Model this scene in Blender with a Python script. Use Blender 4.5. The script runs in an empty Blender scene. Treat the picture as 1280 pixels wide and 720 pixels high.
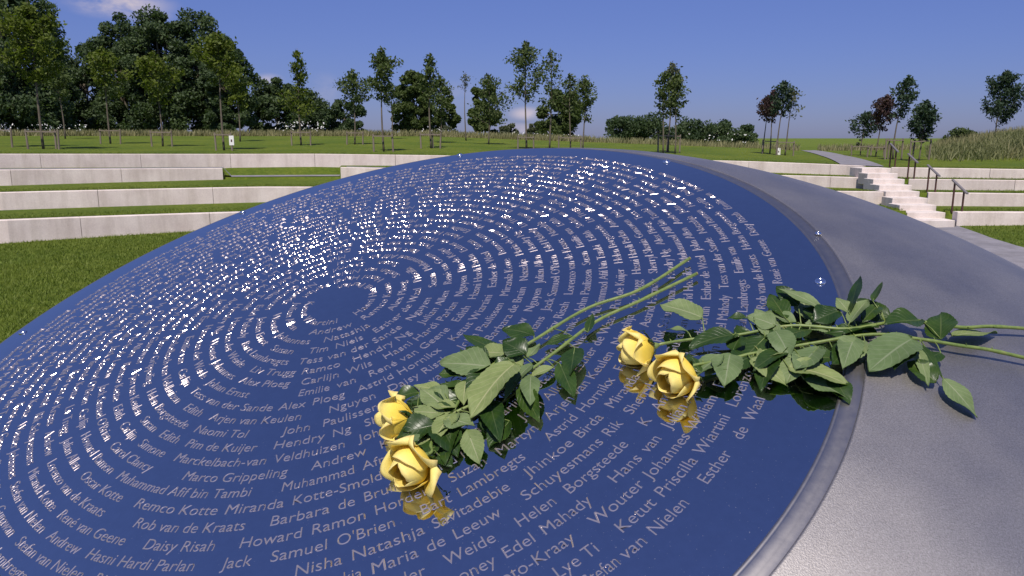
import bpy, math, random
import numpy as np
from mathutils import Vector, Matrix
R = math.radians
scn = bpy.context.scene
COL = scn.collection

# ------------------------------------------------------------------ camera
CAMZ = 2.5
F = 965.08                      # focal length in pixels of a 1280 wide frame
PITCH = math.atan(188/F)
cam = bpy.data.cameras.new('camera'); co = bpy.data.objects.new('camera', cam); COL.objects.link(co)
cam.sensor_width = 36; cam.lens = 36*F/1280; cam.clip_start = .05; cam.clip_end = 9000
co.location = (0, 0, CAMZ); co.rotation_euler = (R(90)-PITCH, 0, 0)
scn.camera = co

# ------------------------------------------------------------------ world and sun
SUN_DIR = Vector((-.05, -.52, .85)).normalized()
sel = math.asin(SUN_DIR.z); saz = math.atan2(SUN_DIR.x, SUN_DIR.y)
w = bpy.data.worlds.new('World'); scn.world = w; w.use_nodes = True
nt = w.node_tree; nt.nodes.clear()
def N(nt, t, **k):
    n = nt.nodes.new(t)
    for a, b in k.items():
        if a.startswith('i_'): n.inputs[a[2:].replace('_', ' ')].default_value = b
        else: setattr(n, a, b)
    return n
sky = N(nt, 'ShaderNodeTexSky'); sky.sky_type = 'NISHITA'; sky.sun_disc = False
sky.sun_elevation = sel; sky.sun_rotation = saz; sky.altitude = 300; sky.air_density = 1.0; sky.dust_density = .3; sky.ozone_density = 3.0
bg = N(nt, 'ShaderNodeBackground'); bg.inputs['Strength'].default_value = .105
out = N(nt, 'ShaderNodeOutputWorld')
tc = N(nt, 'ShaderNodeTexCoord')
def cam_dir(px, py):
    v = Vector(((px-640)/F, 0, 0)); up = -(py-360)/F
    fw = Vector((0, math.cos(PITCH), -math.sin(PITCH))); u = Vector((0, math.sin(PITCH), math.cos(PITCH)))
    return (v+fw+u*up).normalized()
no = N(nt, 'ShaderNodeTexNoise'); no.inputs['Scale'].default_value = 26; no.inputs['Detail'].default_value = 7; no.inputs['Roughness'].default_value = .6
mp = N(nt, 'ShaderNodeMapping'); mp.inputs['Scale'].default_value = (1, 1, 2.2)
nt.links.new(tc.outputs['Generated'], mp.inputs['Vector']); nt.links.new(mp.outputs[0], no.inputs['Vector'])
total = None
for (px, py, sx, sz, am) in ((150, 4, .052, .017, 1.0), (180, 16, .030, .012, .6), (336, 100, .017, .008, .62), (657, 142, .022, .009, 1.0), (650, 161, .030, .008, .7), (690, 165, .03, .006, .5), (407, 112, .02, .02, .22), (570, 120, .035, .02, .15)):
    d = cam_dir(px, py)
    sub = N(nt, 'ShaderNodeVectorMath', operation='SUBTRACT'); sub.inputs[1].default_value = d
    nt.links.new(tc.outputs['Generated'], sub.inputs[0])
    sc = N(nt, 'ShaderNodeVectorMath', operation='MULTIPLY'); sc.inputs[1].default_value = (1/sx, .3/sx, 1/sz)
    nt.links.new(sub.outputs[0], sc.inputs[0])
    le = N(nt, 'ShaderNodeVectorMath', operation='LENGTH'); nt.links.new(sc.outputs[0], le.inputs[0])
    mr = N(nt, 'ShaderNodeMapRange'); mr.inputs['From Min'].default_value = 1.25; mr.inputs['From Max'].default_value = .1
    mr.inputs['To Max'].default_value = am
    mr.interpolation_type = 'SMOOTHSTEP'
    nt.links.new(le.outputs['Value'], mr.inputs['Value'])
    if total is None: total = mr.outputs[0]
    else:
        mx = N(nt, 'ShaderNodeMath', operation='MAXIMUM'); nt.links.new(total, mx.inputs[0]); nt.links.new(mr.outputs[0], mx.inputs[1]); total = mx.outputs[0]
nr = N(nt, 'ShaderNodeMapRange'); nr.inputs['From Min'].default_value = .28; nr.inputs['From Max'].default_value = .54
nt.links.new(no.outputs['Fac'], nr.inputs['Value'])
mu = N(nt, 'ShaderNodeMath', operation='MULTIPLY'); nt.links.new(total, mu.inputs[0]); nt.links.new(nr.outputs[0], mu.inputs[1])
mixc = N(nt, 'ShaderNodeMix', data_type='RGBA'); mixc.inputs[7].default_value = (5.2, 4.7, 5.6, 1)
tint = N(nt, 'ShaderNodeMix', data_type='RGBA', blend_type='MULTIPLY'); tint.inputs[0].default_value = 1
tsp = N(nt, 'ShaderNodeSeparateXYZ'); nt.links.new(tc.outputs['Generated'], tsp.inputs[0])
tr_s = N(nt, 'ShaderNodeValToRGB'); nt.links.new(tsp.outputs[2], tr_s.inputs['Fac'])
te = tr_s.color_ramp.elements; te[0].position = 0; te[0].color = (.29, .33, .66, 1); te[1].position = .55; te[1].color = (.88, .84, 1.24, 1)
tm = te.new(.14); tm.color = (.43, .44, .78, 1)
nt.links.new(tr_s.outputs[0], tint.inputs[7])
nt.links.new(sky.outputs[0], tint.inputs[6])
nt.links.new(tint.outputs[2], mixc.inputs[6]); nt.links.new(mu.outputs[0], mixc.inputs[0])
nt.links.new(mixc.outputs[2], bg.inputs['Color']); nt.links.new(bg.outputs[0], out.inputs['Surface'])
sl = bpy.data.lights.new('sun', 'SUN'); sl.energy = 5.0; sl.angle = R(.5); sl.color = (1, .93, .84)
so = bpy.data.objects.new('sun', sl); COL.objects.link(so); so.rotation_euler = SUN_DIR.to_track_quat('Z', 'Y').to_euler()
scn.view_settings.view_transform = 'Standard'; scn.view_settings.look = 'None'
scn.view_settings.exposure = .03; scn.view_settings.gamma = 1
try: scn.view_settings.use_curve_mapping = False
except Exception: pass
scn.render.engine = 'CYCLES'

# ------------------------------------------------------------------ helpers
def tag(o, label=None, cat=None, group=None, kind=None):
    if label: o['label'] = label
    if cat: o['category'] = cat
    if group: o['group'] = group
    if kind: o['kind'] = kind
    return o
def empty(name, loc=(0, 0, 0), parent=None):
    o = bpy.data.objects.new(name, None); COL.objects.link(o); o.location = loc; o.empty_display_size = .1
    if parent: o.parent = parent
    return o
def link(name, me, parent=None, mat=None, smooth=False):
    o = bpy.data.objects.new(name, me); COL.objects.link(o)
    if parent is not None:
        o.parent = parent
        o.matrix_parent_inverse = Matrix.Translation(parent.location).inverted()
    for m in (mat if isinstance(mat, (list, tuple)) else [mat]):
        if m: me.materials.append(m)
    me.polygons.foreach_set('use_smooth', [bool(smooth)]*len(me.polygons))
    return o
def meshpy(name, v, f):
    me = bpy.data.meshes.new(name); me.from_pydata([tuple(map(float, p)) for p in v], [], [tuple(map(int, q)) for q in f]); me.update(); return me
def meshnp(name, V, Fc):
    """V (n,3), Fc (m,k) arrays"""
    me = bpy.data.meshes.new(name); V = np.asarray(V, np.float32); Fc = np.asarray(Fc, np.int32); m, k = Fc.shape
    me.vertices.add(len(V)); me.vertices.foreach_set('co', V.ravel())
    me.loops.add(m*k); me.loops.foreach_set('vertex_index', Fc.ravel())
    me.polygons.add(m); me.polygons.foreach_set('loop_start', np.arange(0, m*k, k, dtype=np.int32))
    me.polygons.foreach_set('loop_total', np.full(m, k, np.int32)); me.update(calc_edges=True); return me
def tube(pts, rad, seg=8):
    """verts, faces of a tapered tube with closed ends"""
    V = []; Fc = []; n = len(pts); pts = [Vector(p) for p in pts]
    if not hasattr(rad, '__len__'): rad = [rad]*n
    prev = None
    for i, p in enumerate(pts):
        t = (pts[min(i+1, n-1)]-pts[max(i-1, 0)]).normalized()
        if prev is None:
            a = t.orthogonal().normalized()
        else:
            a = (prev-t*prev.dot(t)).normalized()
        prev = a; b = t.cross(a)
        for s in range(seg):
            an = 2*math.pi*s/seg; V.append(p+(a*math.cos(an)+b*math.sin(an))*rad[i])
    for i in range(n-1):
        for s in range(seg):
            Fc.append((i*seg+s, i*seg+(s+1) % seg, (i+1)*seg+(s+1) % seg, (i+1)*seg+s))
    V += [pts[0], pts[-1]]; c0 = len(V)-2
    for s in range(seg):
        Fc.append((c0, (s+1) % seg, s)); Fc.append((c0+1, (n-1)*seg+s, (n-1)*seg+(s+1) % seg))
    return V, Fc
def join(parts):
    V = []; Fc = []
    for v, f in parts:
        o = len(V); V += list(v); Fc += [tuple(i+o for i in q) for q in f]
    return V, Fc
def smooth_path(pts, n=6):
    """Catmull-Rom"""
    P = [Vector(p) for p in pts]; P = [P[0]*2-P[1]]+P+[P[-1]*2-P[-2]]; o = []
    for i in range(1, len(P)-2):
        for k in range(n):
            t = k/n; a, b, c, d = P[i-1], P[i], P[i+1], P[i+2]
            o.append(.5*((2*b)+(c-a)*t+(2*a-5*b+4*c-d)*t*t+(3*b-a-3*c+d)*t**3))
    o.append(P[-2]); return o
def boxv(x0, x1, y0, y1, z0, z1):
    V = [(x0, y0, z0), (x1, y0, z0), (x1, y1, z0), (x0, y1, z0), (x0, y0, z1), (x1, y0, z1), (x1, y1, z1), (x0, y1, z1)]
    return V, [(0, 3, 2, 1), (4, 5, 6, 7), (0, 1, 5, 4), (1, 2, 6, 5), (2, 3, 7, 6), (3, 0, 4, 7)]

# ------------------------------------------------------------------ materials
def newmat(name):
    m = bpy.data.materials.new(name); m.use_nodes = True; t = m.node_tree; b = t.nodes['Principled BSDF']; return m, t, b
def ramp(t, fac, stops):
    r = t.nodes.new('ShaderNodeValToRGB'); e = r.color_ramp.elements
    e[0].position, e[0].color = stops[0][0], (*stops[0][1], 1); e[1].position, e[1].color = stops[-1][0], (*stops[-1][1], 1)
    for p, c in stops[1:-1]:
        x = e.new(p); x.color = (*c, 1)
    t.links.new(fac, r.inputs['Fac']); return r
def noise(t, scale, detail=5, rough=.55, coord='Object', vec=None):
    c = t.nodes.new('ShaderNodeTexCoord'); n = t.nodes.new('ShaderNodeTexNoise')
    n.inputs['Scale'].default_value = scale; n.inputs['Detail'].default_value = detail; n.inputs['Roughness'].default_value = rough
    if vec:
        m = t.nodes.new('ShaderNodeMapping'); m.inputs['Scale'].default_value = vec; t.links.new(c.outputs[coord], m.inputs[0]); t.links.new(m.outputs[0], n.inputs['Vector'])
    else: t.links.new(c.outputs[coord], n.inputs['Vector'])
    return n
def bump(t, b, src, strength, dist):
    u = t.nodes.new('ShaderNodeBump'); u.inputs['Strength'].default_value = strength; u.inputs['Distance'].default_value = dist
    t.links.new(src, u.inputs['Height']); t.links.new(u.outputs[0], b.inputs['Normal']); return u
def mixrgb(t, fac, a, b, mode='MIX'):
    m = t.nodes.new('ShaderNodeMix'); m.data_type = 'RGBA'; m.blend_type = mode
    if isinstance(fac, float): m.inputs[0].default_value = fac
    else: t.links.new(fac, m.inputs[0])
    for s, i in ((a, 6), (b, 7)):
        if isinstance(s, tuple): m.inputs[i].default_value = (*s, 1)
        else: t.links.new(s, m.inputs[i])
    return m.outputs[2]

# lawn
M_lawn, t, b = newmat('lawn')
n1 = noise(t, .35, 4); n2 = noise(t, 6, 6, .7); n3 = noise(t, 60, 3, .7)
c1 = ramp(t, n2.outputs['Fac'], [(.3, (.07, .105, .012)), (.5, (.11, .15, .018)), (.72, (.165, .19, .034))])
c2 = ramp(t, n1.outputs['Fac'], [(.35, (.75, .85, .7)), (.65, (1.15, 1.08, 1.0))])
c3 = ramp(t, n3.outputs['Fac'], [(.3, (.6, .6, .6)), (.7, (1.35, 1.35, 1.3))])
cc = mixrgb(t, 1.0, mixrgb(t, 1.0, c1.outputs[0], c2.outputs[0], 'MULTIPLY'), c3.outputs[0], 'MULTIPLY')
t.links.new(cc, b.inputs['Base Color']); b.inputs['Roughness'].default_value = .95; b.inputs['Specular IOR Level'].default_value = .15
bump(t, b, n3.outputs['Fac'], .8, .05)
# concrete
def concrete(name, lo, hi, sc=1.0):
    m, t, b = newmat(name)
    a = noise(t, 1.3*sc, 6, .65); d = noise(t, 40*sc, 4, .7); s = noise(t, 3.0, 5, .6, vec=(1, 1, .12))
    r1 = ramp(t, a.outputs['Fac'], [(.3, lo), (.7, hi)]); r2 = ramp(t, d.outputs['Fac'], [(.3, (.85, .85, .85)), (.7, (1.08, 1.08, 1.08))])
    r3 = ramp(t, s.outputs['Fac'], [(.35, (.84, .83, .81)), (.55, (1, 1, 1))])
    t.links.new(mixrgb(t, 1.0, mixrgb(t, 1.0, r1.outputs[0], r2.outputs[0], 'MULTIPLY'), r3.outputs[0], 'MULTIPLY'), b.inputs['Base Color'])
    b.inputs['Roughness'].default_value = .9; bump(t, b, d.outputs['Fac'], .3, .01); return m
M_conc = concrete('pale_concrete', (.60, .50, .45), (.76, .66, .59))
M_step = concrete('step_concrete', (.60, .52, .47), (.73, .645, .585))
M_path = concrete('grey_paving', (.17, .16, .17), (.25, .235, .25))
# polished mirror steel
M_mirror, t, b = newmat('mirror_steel')
b.inputs['Metallic'].default_value = 1
a = noise(t, 55, 5, .7); r1 = ramp(t, a.outputs['Fac'], [(.35, (.50, .51, .54)), (.7, (.54, .55, .58))]); t.links.new(r1.outputs[0], b.inputs['Base Color'])
d = noise(t, 9, 6, .75); r2 = ramp(t, d.outputs['Fac'], [(.35, (.018,)*3), (.62, (.035,)*3), (.78, (.13,)*3)])
sk = noise(t, 260, 2, .6); rk = ramp(t, sk.outputs['Fac'], [(.66, (0, 0, 0)), (.74, (.28,)*3)]); t.links.new(mixrgb(t, 1.0, r2.outputs[0], rk.outputs[0], 'ADD'), b.inputs['Roughness'])
e = noise(t, 7, 2, .5); bump(t, b, e.outputs['Fac'], .03, .003)
# satin letters
M_letter, t, b = newmat('satin_steel_letters')
b.inputs['Metallic'].default_value = .72; b.inputs['Base Color'].default_value = (.50, .43, .41, 1); b.inputs['Roughness'].default_value = .15; b.inputs['Coat Weight'].default_value = 1; b.inputs['Coat Roughness'].default_value = .035; b.inputs['Coat IOR'].default_value = 1.7
a = noise(t, 900, 2, .7); bump(t, b, a.outputs['Fac'], .10, .0004)
# blasted steel
M_blast, t, b = newmat('blasted_steel')
b.inputs['Metallic'].default_value = 1
a = noise(t, 420, 2, .8); k = noise(t, 5, 6, .6)
r1 = ramp(t, a.outputs['Fac'], [(.3, (.28, .26, .245)), (.7, (.45, .42, .40))]); r2 = ramp(t, k.outputs['Fac'], [(.3, (.94, .94, .945)), (.7, (1.03, 1.03, 1.03))])
t.links.new(mixrgb(t, 1.0, r1.outputs[0], r2.outputs[0], 'MULTIPLY'), b.inputs['Base Color'])
r3 = ramp(t, k.outputs['Fac'], [(.3, (.48,)*3), (.7, (.56,)*3)]); t.links.new(r3.outputs[0], b.inputs['Roughness'])
bump(t, b, a.outputs['Fac'], .35, .0012)
M_lip, t, b = newmat('brushed_steel_lip')
b.inputs['Metallic'].default_value = 1; b.inputs['Base Color'].default_value = (.34, .32, .31, 1)
a = noise(t, 60, 5, .7); r1 = ramp(t, a.outputs['Fac'], [(.3, (.39,)*3), (.7, (.45,)*3)]); t.links.new(r1.outputs[0], b.inputs['Roughness'])
M_bolt, t, b = newmat('bright_bolt_steel'); b.inputs['Metallic'].default_value = 1; b.inputs['Base Color'].default_value = (.8, .79, .8, 1); b.inputs['Roughness'].default_value = .12
# plants
def foliage(name, lo, hi, sc=.8, trans=.3, rough=.6):
    m, t, b = newmat(name)
    n = noise(t, sc, 4, .65); r = ramp(t, n.outputs['Fac'], [(.32, lo), (.68, hi)])
    t.links.new(r.outputs[0], b.inputs['Base Color']); b.inputs['Roughness'].default_value = rough; b.inputs['Specular IOR Level'].default_value = .25
    tr = t.nodes.new('ShaderNodeBsdfTranslucent'); t.links.new(mixrgb(t, 1.0, r.outputs[0], (1.3, 1.5, .7), 'MULTIPLY'), tr.inputs['Color'])
    mx = t.nodes.new('ShaderNodeMixShader'); mx.inputs[0].default_value = trans
    t.links.new(b.outputs[0], mx.inputs[1]); t.links.new(tr.outputs[0], mx.inputs[2]); t.links.new(mx.outputs[0], t.nodes['Material Output'].inputs['Surface'])
    return m
M_fdark = foliage('dense_foliage', (.035, .06, .024), (.085, .12, .05), .3)
M_fmid = foliage('young_foliage', (.05, .075, .02), (.095, .125, .036), 2.0)
M_fbright = foliage('bright_green_foliage', (.065, .095, .012), (.13, .16, .02), 2.0, .35)
M_fblue = foliage('blue_green_foliage', (.03, .055, .03), (.06, .09, .05), 2.0)
M_fred = foliage('reddish_foliage', (.035, .022, .02), (.08, .045, .04), 2.0)
M_fgrey = foliage('grey_green_foliage', (.08, .095, .05), (.13, .14, .08), 2.0)
M_dry = foliage('long_dry_grass', (.17, .16, .07), (.33, .30, .155), 1.5, .3)
M_mead = foliage('long_green_grass', (.10, .12, .04), (.26, .25, .12), .9, .3)
M_turf = foliage('grass_blades', (.095, .135, .014), (.19, .23, .038), 3.0, .3)
M_white, t, b = newmat('white_petals'); b.inputs['Base Color'].default_value = (.75, .73, .68, 1); b.inputs['Roughness'].default_value = .8
M_bark, t, b = newmat('bark'); a = noise(t, 20, 5, .7, vec=(1, 1, .2)); r = ramp(t, a.outputs['Fac'], [(.3, (.07, .055, .04)), (.7, (.17, .14, .10))]); t.links.new(r.outputs[0], b.inputs['Base Color']); b.inputs['Roughness'].default_value = .9
M_stake, t, b = newmat('weathered_wood'); a = noise(t, 12, 5, .7, vec=(1, 1, .15)); r = ramp(t, a.outputs['Fac'], [(.3, (.13, .10, .075)), (.7, (.24, .20, .15))]); t.links.new(r.outputs[0], b.inputs['Base Color']); b.inputs['Roughness'].default_value = .9
M_rust, t, b = newmat('rusty_steel'); a = noise(t, 18, 5, .7); r = ramp(t, a.outputs['Fac'], [(.3, (.05, .022, .018)), (.7, (.13, .06, .045))]); t.links.new(r.outputs[0], b.inputs['Base Color']); b.inputs['Roughness'].default_value = .8; b.inputs['Metallic'].default_value = .3
M_railtop, t, b = newmat('grey_rail_top'); b.inputs['Base Color'].default_value = (.22, .2, .2, 1); b.inputs['Roughness'].default_value = .5; b.inputs['Metallic'].default_value = .5
# rose materials
def leafmat(name, lo, hi, vein, rough, trans, spec=.4):
    m, t, b = newmat(name)
    n = noise(t, 45, 5, .65); r = ramp(t, n.outputs['Fac'], [(.3, lo), (.7, hi)])
    uv = t.nodes.new('ShaderNodeUVMap'); sp = t.nodes.new('ShaderNodeSeparateXYZ'); t.links.new(uv.outputs[0], sp.inputs[0])
    # veins: |x| fans out with y
    ab = N(t, 'ShaderNodeMath', operation='ABSOLUTE'); t.links.new(sp.outputs[0], ab.inputs[0])
    mid = N(t, 'ShaderNodeMapRange'); mid.inputs['From Min'].default_value = .07; mid.inputs['From Max'].default_value = .02; t.links.new(ab.outputs[0], mid.inputs['Value'])
    s1 = N(t, 'ShaderNodeMath', operation='MULTIPLY'); s1.inputs[1].default_value = .3; t.links.new(ab.outputs[0], s1.inputs[0])
    s2 = N(t, 'ShaderNodeMath', operation='SUBTRACT'); t.links.new(sp.outputs[1], s2.inputs[0]); t.links.new(s1.outputs[0], s2.inputs[1])
    s3 = N(t, 'ShaderNodeMath', operation='MULTIPLY'); s3.inputs[1].default_value = 50; t.links.new(s2.outputs[0], s3.inputs[0])
    s4 = N(t, 'ShaderNodeMath', operation='SINE'); t.links.new(s3.outputs[0], s4.inputs[0])
    s5 = N(t, 'ShaderNodeMapRange'); s5.inputs['From Min'].default_value = .88; s5.inputs['From Max'].default_value = 1.0; s5.inputs['To Max'].default_value = .45; t.links.new(s4.outputs[0], s5.inputs['Value'])
    mx = N(t, 'ShaderNodeMath', operation='MAXIMUM'); t.links.new(mid.outputs[0], mx.inputs[0]); t.links.new(s5.outputs[0], mx.inputs[1])
    oi = t.nodes.new('ShaderNodeObjectInfo'); rr_ = ramp(t, oi.outputs['Random'], [(0., (.70, .78, .72)), (.5, (1., 1., .95)), (1., (1.28, 1.18, .95))])
    col = mixrgb(t, 1.0, mixrgb(t, mx.outputs[0], r.outputs[0], vein), rr_.outputs[0], 'MULTIPLY')
    t.links.new(col, b.inputs['Base Color']); b.inputs['Roughness'].default_value = rough; b.inputs['Specular IOR Level'].default_value = spec
    sb = N(t, 'ShaderNodeMath', operation='SUBTRACT'); t.links.new(n.outputs['Fac'], sb.inputs[0]); t.links.new(mx.outputs[0], sb.inputs[1])
    bump(t, b, sb.outputs[0], .35, .0012)
    tr = t.nodes.new('ShaderNodeBsdfTranslucent'); t.links.new(mixrgb(t, 1.0, col, (1.2, 1.7, .4), 'MULTIPLY'), tr.inputs['Color'])
    ms = t.nodes.new('ShaderNodeMixShader'); ms.inputs[0].default_value = trans
    t.links.new(b.outputs[0], ms.inputs[1]); t.links.new(tr.outputs[0], ms.inputs[2]); t.links.new(ms.outputs[0], t.nodes['Material Output'].inputs['Surface'])
    return m
M_leafU = leafmat('leaf_upper_side', (.024, .06, .012), (.055, .105, .02), (.10, .14, .05), .34, .42, .5)
M_leafL = leafmat('leaf_pale_underside', (.155, .215, .085), (.225, .29, .13), (.33, .36, .22), .55, .32, .3)
M_stem, t, b = newmat('rose_stem'); a = noise(t, 60, 4, .7); r = ramp(t, a.outputs['Fac'], [(.3, (.09, .14, .03)), (.6, (.17, .22, .055)), (.8, (.20, .17, .07))]); t.links.new(r.outputs[0], b.inputs['Base Color']); b.inputs['Roughness'].default_value = .45
M_cut, t, b = newmat('cut_stem_end'); b.inputs['Base Color'].default_value = (.25, .2, .1, 1); b.inputs['Roughness'].default_value = .8
M_petal, t, b = newmat('yellow_petals')
a = noise(t, 38, 4, .6); uv = t.nodes.new('ShaderNodeUVMap'); sp = t.nodes.new('ShaderNodeSeparateXYZ'); t.links.new(uv.outputs[0], sp.inputs[0])
g = ramp(t, sp.outputs[1], [(0., (.93, .70, .07)), (.5, (.98, .79, .13)), (.93, (.98, .87, .33)), (1., (.97, .80, .32))])
g2 = ramp(t, a.outputs['Fac'], [(.3, (.93, .90, .8)), (.7, (1.03, 1.03, 1.05))])
pc = mixrgb(t, 1.0, g.outputs[0], g2.outputs[0], 'MULTIPLY')
t.links.new(pc, b.inputs['Base Color']); b.inputs['Roughness'].default_value = .55; b.inputs['Specular IOR Level'].default_value = .25
wv = noise(t, 16, 3, .5, coord='UV', vec=(3.5, .5, 1)); bump(t, b, wv.outputs['Fac'], .3, .003)
tr = t.nodes.new('ShaderNodeBsdfTranslucent'); t.links.new(pc, tr.inputs['Color']); ms = t.nodes.new('ShaderNodeMixShader'); ms.inputs[0].default_value = .35
t.links.new(b.outputs[0], ms.inputs[1]); t.links.new(tr.outputs[0], ms.inputs[2]); t.links.new(ms.outputs[0], t.nodes['Material Output'].inputs['Surface'])

# ------------------------------------------------------------------ terrain
def lerp_knots(k, x):
    xs = [a[0] for a in k]; return [float(np.interp(x, xs, [a[i] for a in k])) for i in range(1, len(k[0]))]
# px column : distance, ground level in front, ground level on top
W1 = [(-600, 15.5, 0, .56), (0, 18.4, 0, .54), (241, 20.9, 0, .46), (560, 23.5, 0, .42), (1100, 23.0, 0, .38), (1197, 22.2, 0, .38), (1280, 22.1, .03, .385), (1700, 21, .03, .39)]
W2 = [(-600, 17.5, .56, 1.03), (0, 21.1, .55, 1.01), (327, 24.2, .52, .97), (560, 26, .48, .85), (1105, 25.2, .36, .75), (1160, 24.8, .35, .755), (1280, 24.0, .40, .77), (1700, 22.8, .40, .77)]
W3 = [(-600, 20, 1.05, 1.52), (0, 23.9, 1.04, 1.51), (282, 27.6, 1.04, 1.42), (428, 29.0, 1.0, 1.40), (560, 29.2, .95, 1.3), (987, 29.3, .70, 1.08), (1071, 28.0, .70, 1.07), (1130, 27, .72, 1.07), (1280, 25.1, .82, 1.12), (1700, 24, .82, 1.12)]
W4 = [(-600, 21.5, 1.54, 1.98), (6, 25.5, 1.53, 1.96), (282, 29.6, 1.41, 1.87), (400, 30.4, 1.45, 1.86), (545, 31, 1.42, 1.79), (915, 32, 1.15, 1.545), (1052, 29.9, 1.09, 1.45), (1107, 28.6, 1.06, 1.41), (1280, 26.6, 1.12, 1.41), (1700, 25.5, 1.12, 1.41)]
CREST = [(-600, 2.62), (0, 2.64), (540, 2.62), (760, 2.12), (950, 1.68), (1000, 1.5), (1140, 1.6), (1280, 1.9), (1700, 2.0)]
WT = .28
def sst(a, b, x):
    t = min(1, max(0, (x-a)/(b-a))); return t*t*(3-2*t)
def stair_t(px, D):
    X = (px-640)/F*D
    t = (D-22.2)/(28.6-22.2); xr = 12.77+.88*t; xl = 11.62+1.0*t
    return t, xl, xr, X
def gz(px, D):
    px = min(1700, max(-600, px))
    d1, a1, b1 = lerp_knots(W1, px); d2, a2, b2 = lerp_knots(W2, px); d3, a3, b3 = lerp_knots(W3, px); d4, a4, b4 = lerp_knots(W4, px)
    if 284 < px < 427: b3 = a3+.06
    cz, = lerp_knots(CREST, px)
    h = .14
    K = [(-400, 0), (3, 0), (d1-3, 0), (d1+h-.01, a1), (d1+h+.01, b1), (d2+h-.01, a2), (d2+h+.01, b2), (d3+h-.01, a3), (d3+h+.01, b3), (d3+1.1, b3 if not 284 < px < 427 else b3+.02), (d4+h-.01, a4), (d4+h+.01, b4), (60, cz), (95, cz-.1), (170, cz-1.0), (500, -1.0), (6000, -3.0)]
    z = float(np.interp(D, [k[0] for k in K], [k[1] for k in K]))
    # rough grass mound on the right
    m = sst(1128, 1215, px)*sst(33, 42, D)*(1-sst(75, 100, D))
    z += m*(.62+.12*math.sin(px*.021)+.08*math.sin(px*.05+1))
    t, xl, xr, X = stair_t(px, D)
    if -.05 < t < 1.0 and xl-.02 < X < xr+.02: z = min(z, 1.41*t-.30)
    return z
px_cols = sorted(set(list(np.arange(-2600, -200, 120))+list(np.arange(-200, 1040, 18))+[281, 284.5, 426.5, 429]+list(np.arange(1040, 1215, 4))+list(np.arange(1215, 1500, 12))+list(np.arange(1500, 4200, 150))))
rows_fn = []
def rows(px):
    p = min(1700, max(-600, px)); d = [lerp_knots(w_, p)[0] for w_ in (W1, W2, W3, W4)]
    r = [-400, -60, 0.5, 3, 8, 12]
    prev = d[0]-2
    r += [prev]
    for i, k in enumerate(d):
        for q in np.linspace(prev, k+.12, 7)[1:]: r.append(q)
        r.append(k+.16); prev = k+.16
        if i == 2: r.append(k+1.1); prev = k+1.1
    r += list(np.linspace(prev, 60, 22)[1:])+[66, 72, 80, 95, 120, 170, 260, 500, 1200, 6000]
    return r
V = []; nc = len(px_cols); nrw = None
for px in px_cols:
    rr = rows(px); nrw = len(rr)
    for D in rr:
        u = (px-640)/F; De = max(D, 3)
        if D < 3: X = u*3+u*(3-D)*1.0; z = 0
        else: X = u*D; z = gz(px, D)
        V.append((X, D, z))
Fc = []
for i in range(nc-1):
    for j in range(nrw-1):
        a = i*nrw+j; Fc.append((a, a+nrw, a+nrw+1, a+1))
ground = link('ground', meshnp('ground', V, Fc), None, M_lawn, smooth=True); tag(ground, kind='structure')
def gpt(px, D, dz=0): return Vector(((px-640)/F*D, D, gz(px, D)+dz))
def base_at(px, py, lo=33, hi=62):
    """walk out over the upper lawn to the point seen at this height"""
    best = (1e9, lo)
    for D in np.arange(lo, hi, .5):
        y = 172+F*(CAMZ-gz(px, D))/D*1.0
        if abs(y-py) < best[0]: best = (abs(y-py), D)
    return best[1]

# retaining walls
def wall(px0, px1, K, label, blk=3.1, dz=.02, off=0.):
    n = max(2, int(abs(px1-px0)/6)); pts = []
    for px in np.linspace(px0, px1, n):
        D, a, b_ = lerp_knots(K, min(1700, max(-600, px))); pts.append(((px-640)/F*D, D, a, b_))
    # arc length blocks
    P = np.array(pts); s = np.r_[0, np.cumsum(np.hypot(np.diff(P[:, 0]), np.diff(P[:, 1])))]
    L = s[-1]; e = [0]; q = off if off > .3 else blk
    while q < L-.3: e.append(q); q += blk
    e.append(L); parts = []
    for i in range(len(e)-1):
        s0, s1 = e[i]+(.006 if i else 0), e[i+1]-(.006 if i < len(e)-2 else 0)
        ss = np.linspace(s0, s1, 5); VV = []; FF = []
        for k_, q in enumerate(ss):
            x, y, a, b_ = [np.interp(q, s, P[:, c]) for c in range(4)]
            x2, y2 = [np.interp(min(L, q+.05), s, P[:, c]) for c in range(2)]; x1, y1 = [np.interp(max(0, q-.05), s, P[:, c]) for c in range(2)]
            tx, ty = x2-x1, y2-y1; l = math.hypot(tx, ty); nx, ny = -ty/l, tx/l
            if ny < 0: nx, ny = -nx, -ny
            T = b_+dz; B = a-.25; c = .012
            prof = [(0, B), (0, T-c), (c, T), (WT-c, T), (WT, T-c), (WT, B)]
            for o_, z in prof: VV.append((x+nx*o_, y+ny*o_, z))
        for k_ in range(len(ss)-1):
            for c in range(5): FF.append((k_*6+c, (k_+1)*6+c, (k_+1)*6+c+1, k_*6+c+1))
        FF.append((5, 4, 3, 2, 1, 0)); m_ = (len(ss)-1)*6; FF.append((m_, m_+1, m_+2, m_+3, m_+4, m_+5))
        parts.append((VV, FF))
    c = P[len(P)//2]; v, f = join(parts); me = meshpy('retaining_wall', v, f)
    o = link('retaining_wall', me, None, M_conc)
    tag(o, label, 'retaining wall', 'pale concrete walls holding up the grass terraces')
    return o
wall(-420, 1000, W1, 'lowest and nearest pale concrete wall at left, along the shaded foot of the terraces above the near lawn', off=1.6)
wall(-420, 940, W2, 'second pale concrete wall from the bottom at left, long and unbroken, disappearing behind the blue disc')
wall(-420, 282, W3, 'third pale concrete wall from the bottom at left, ending squarely where the grass gap begins', off=2.1)
wall(428, 900, W3, 'short visible piece of pale concrete wall beyond the grass gap, touching the edge of the blue disc')
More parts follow.
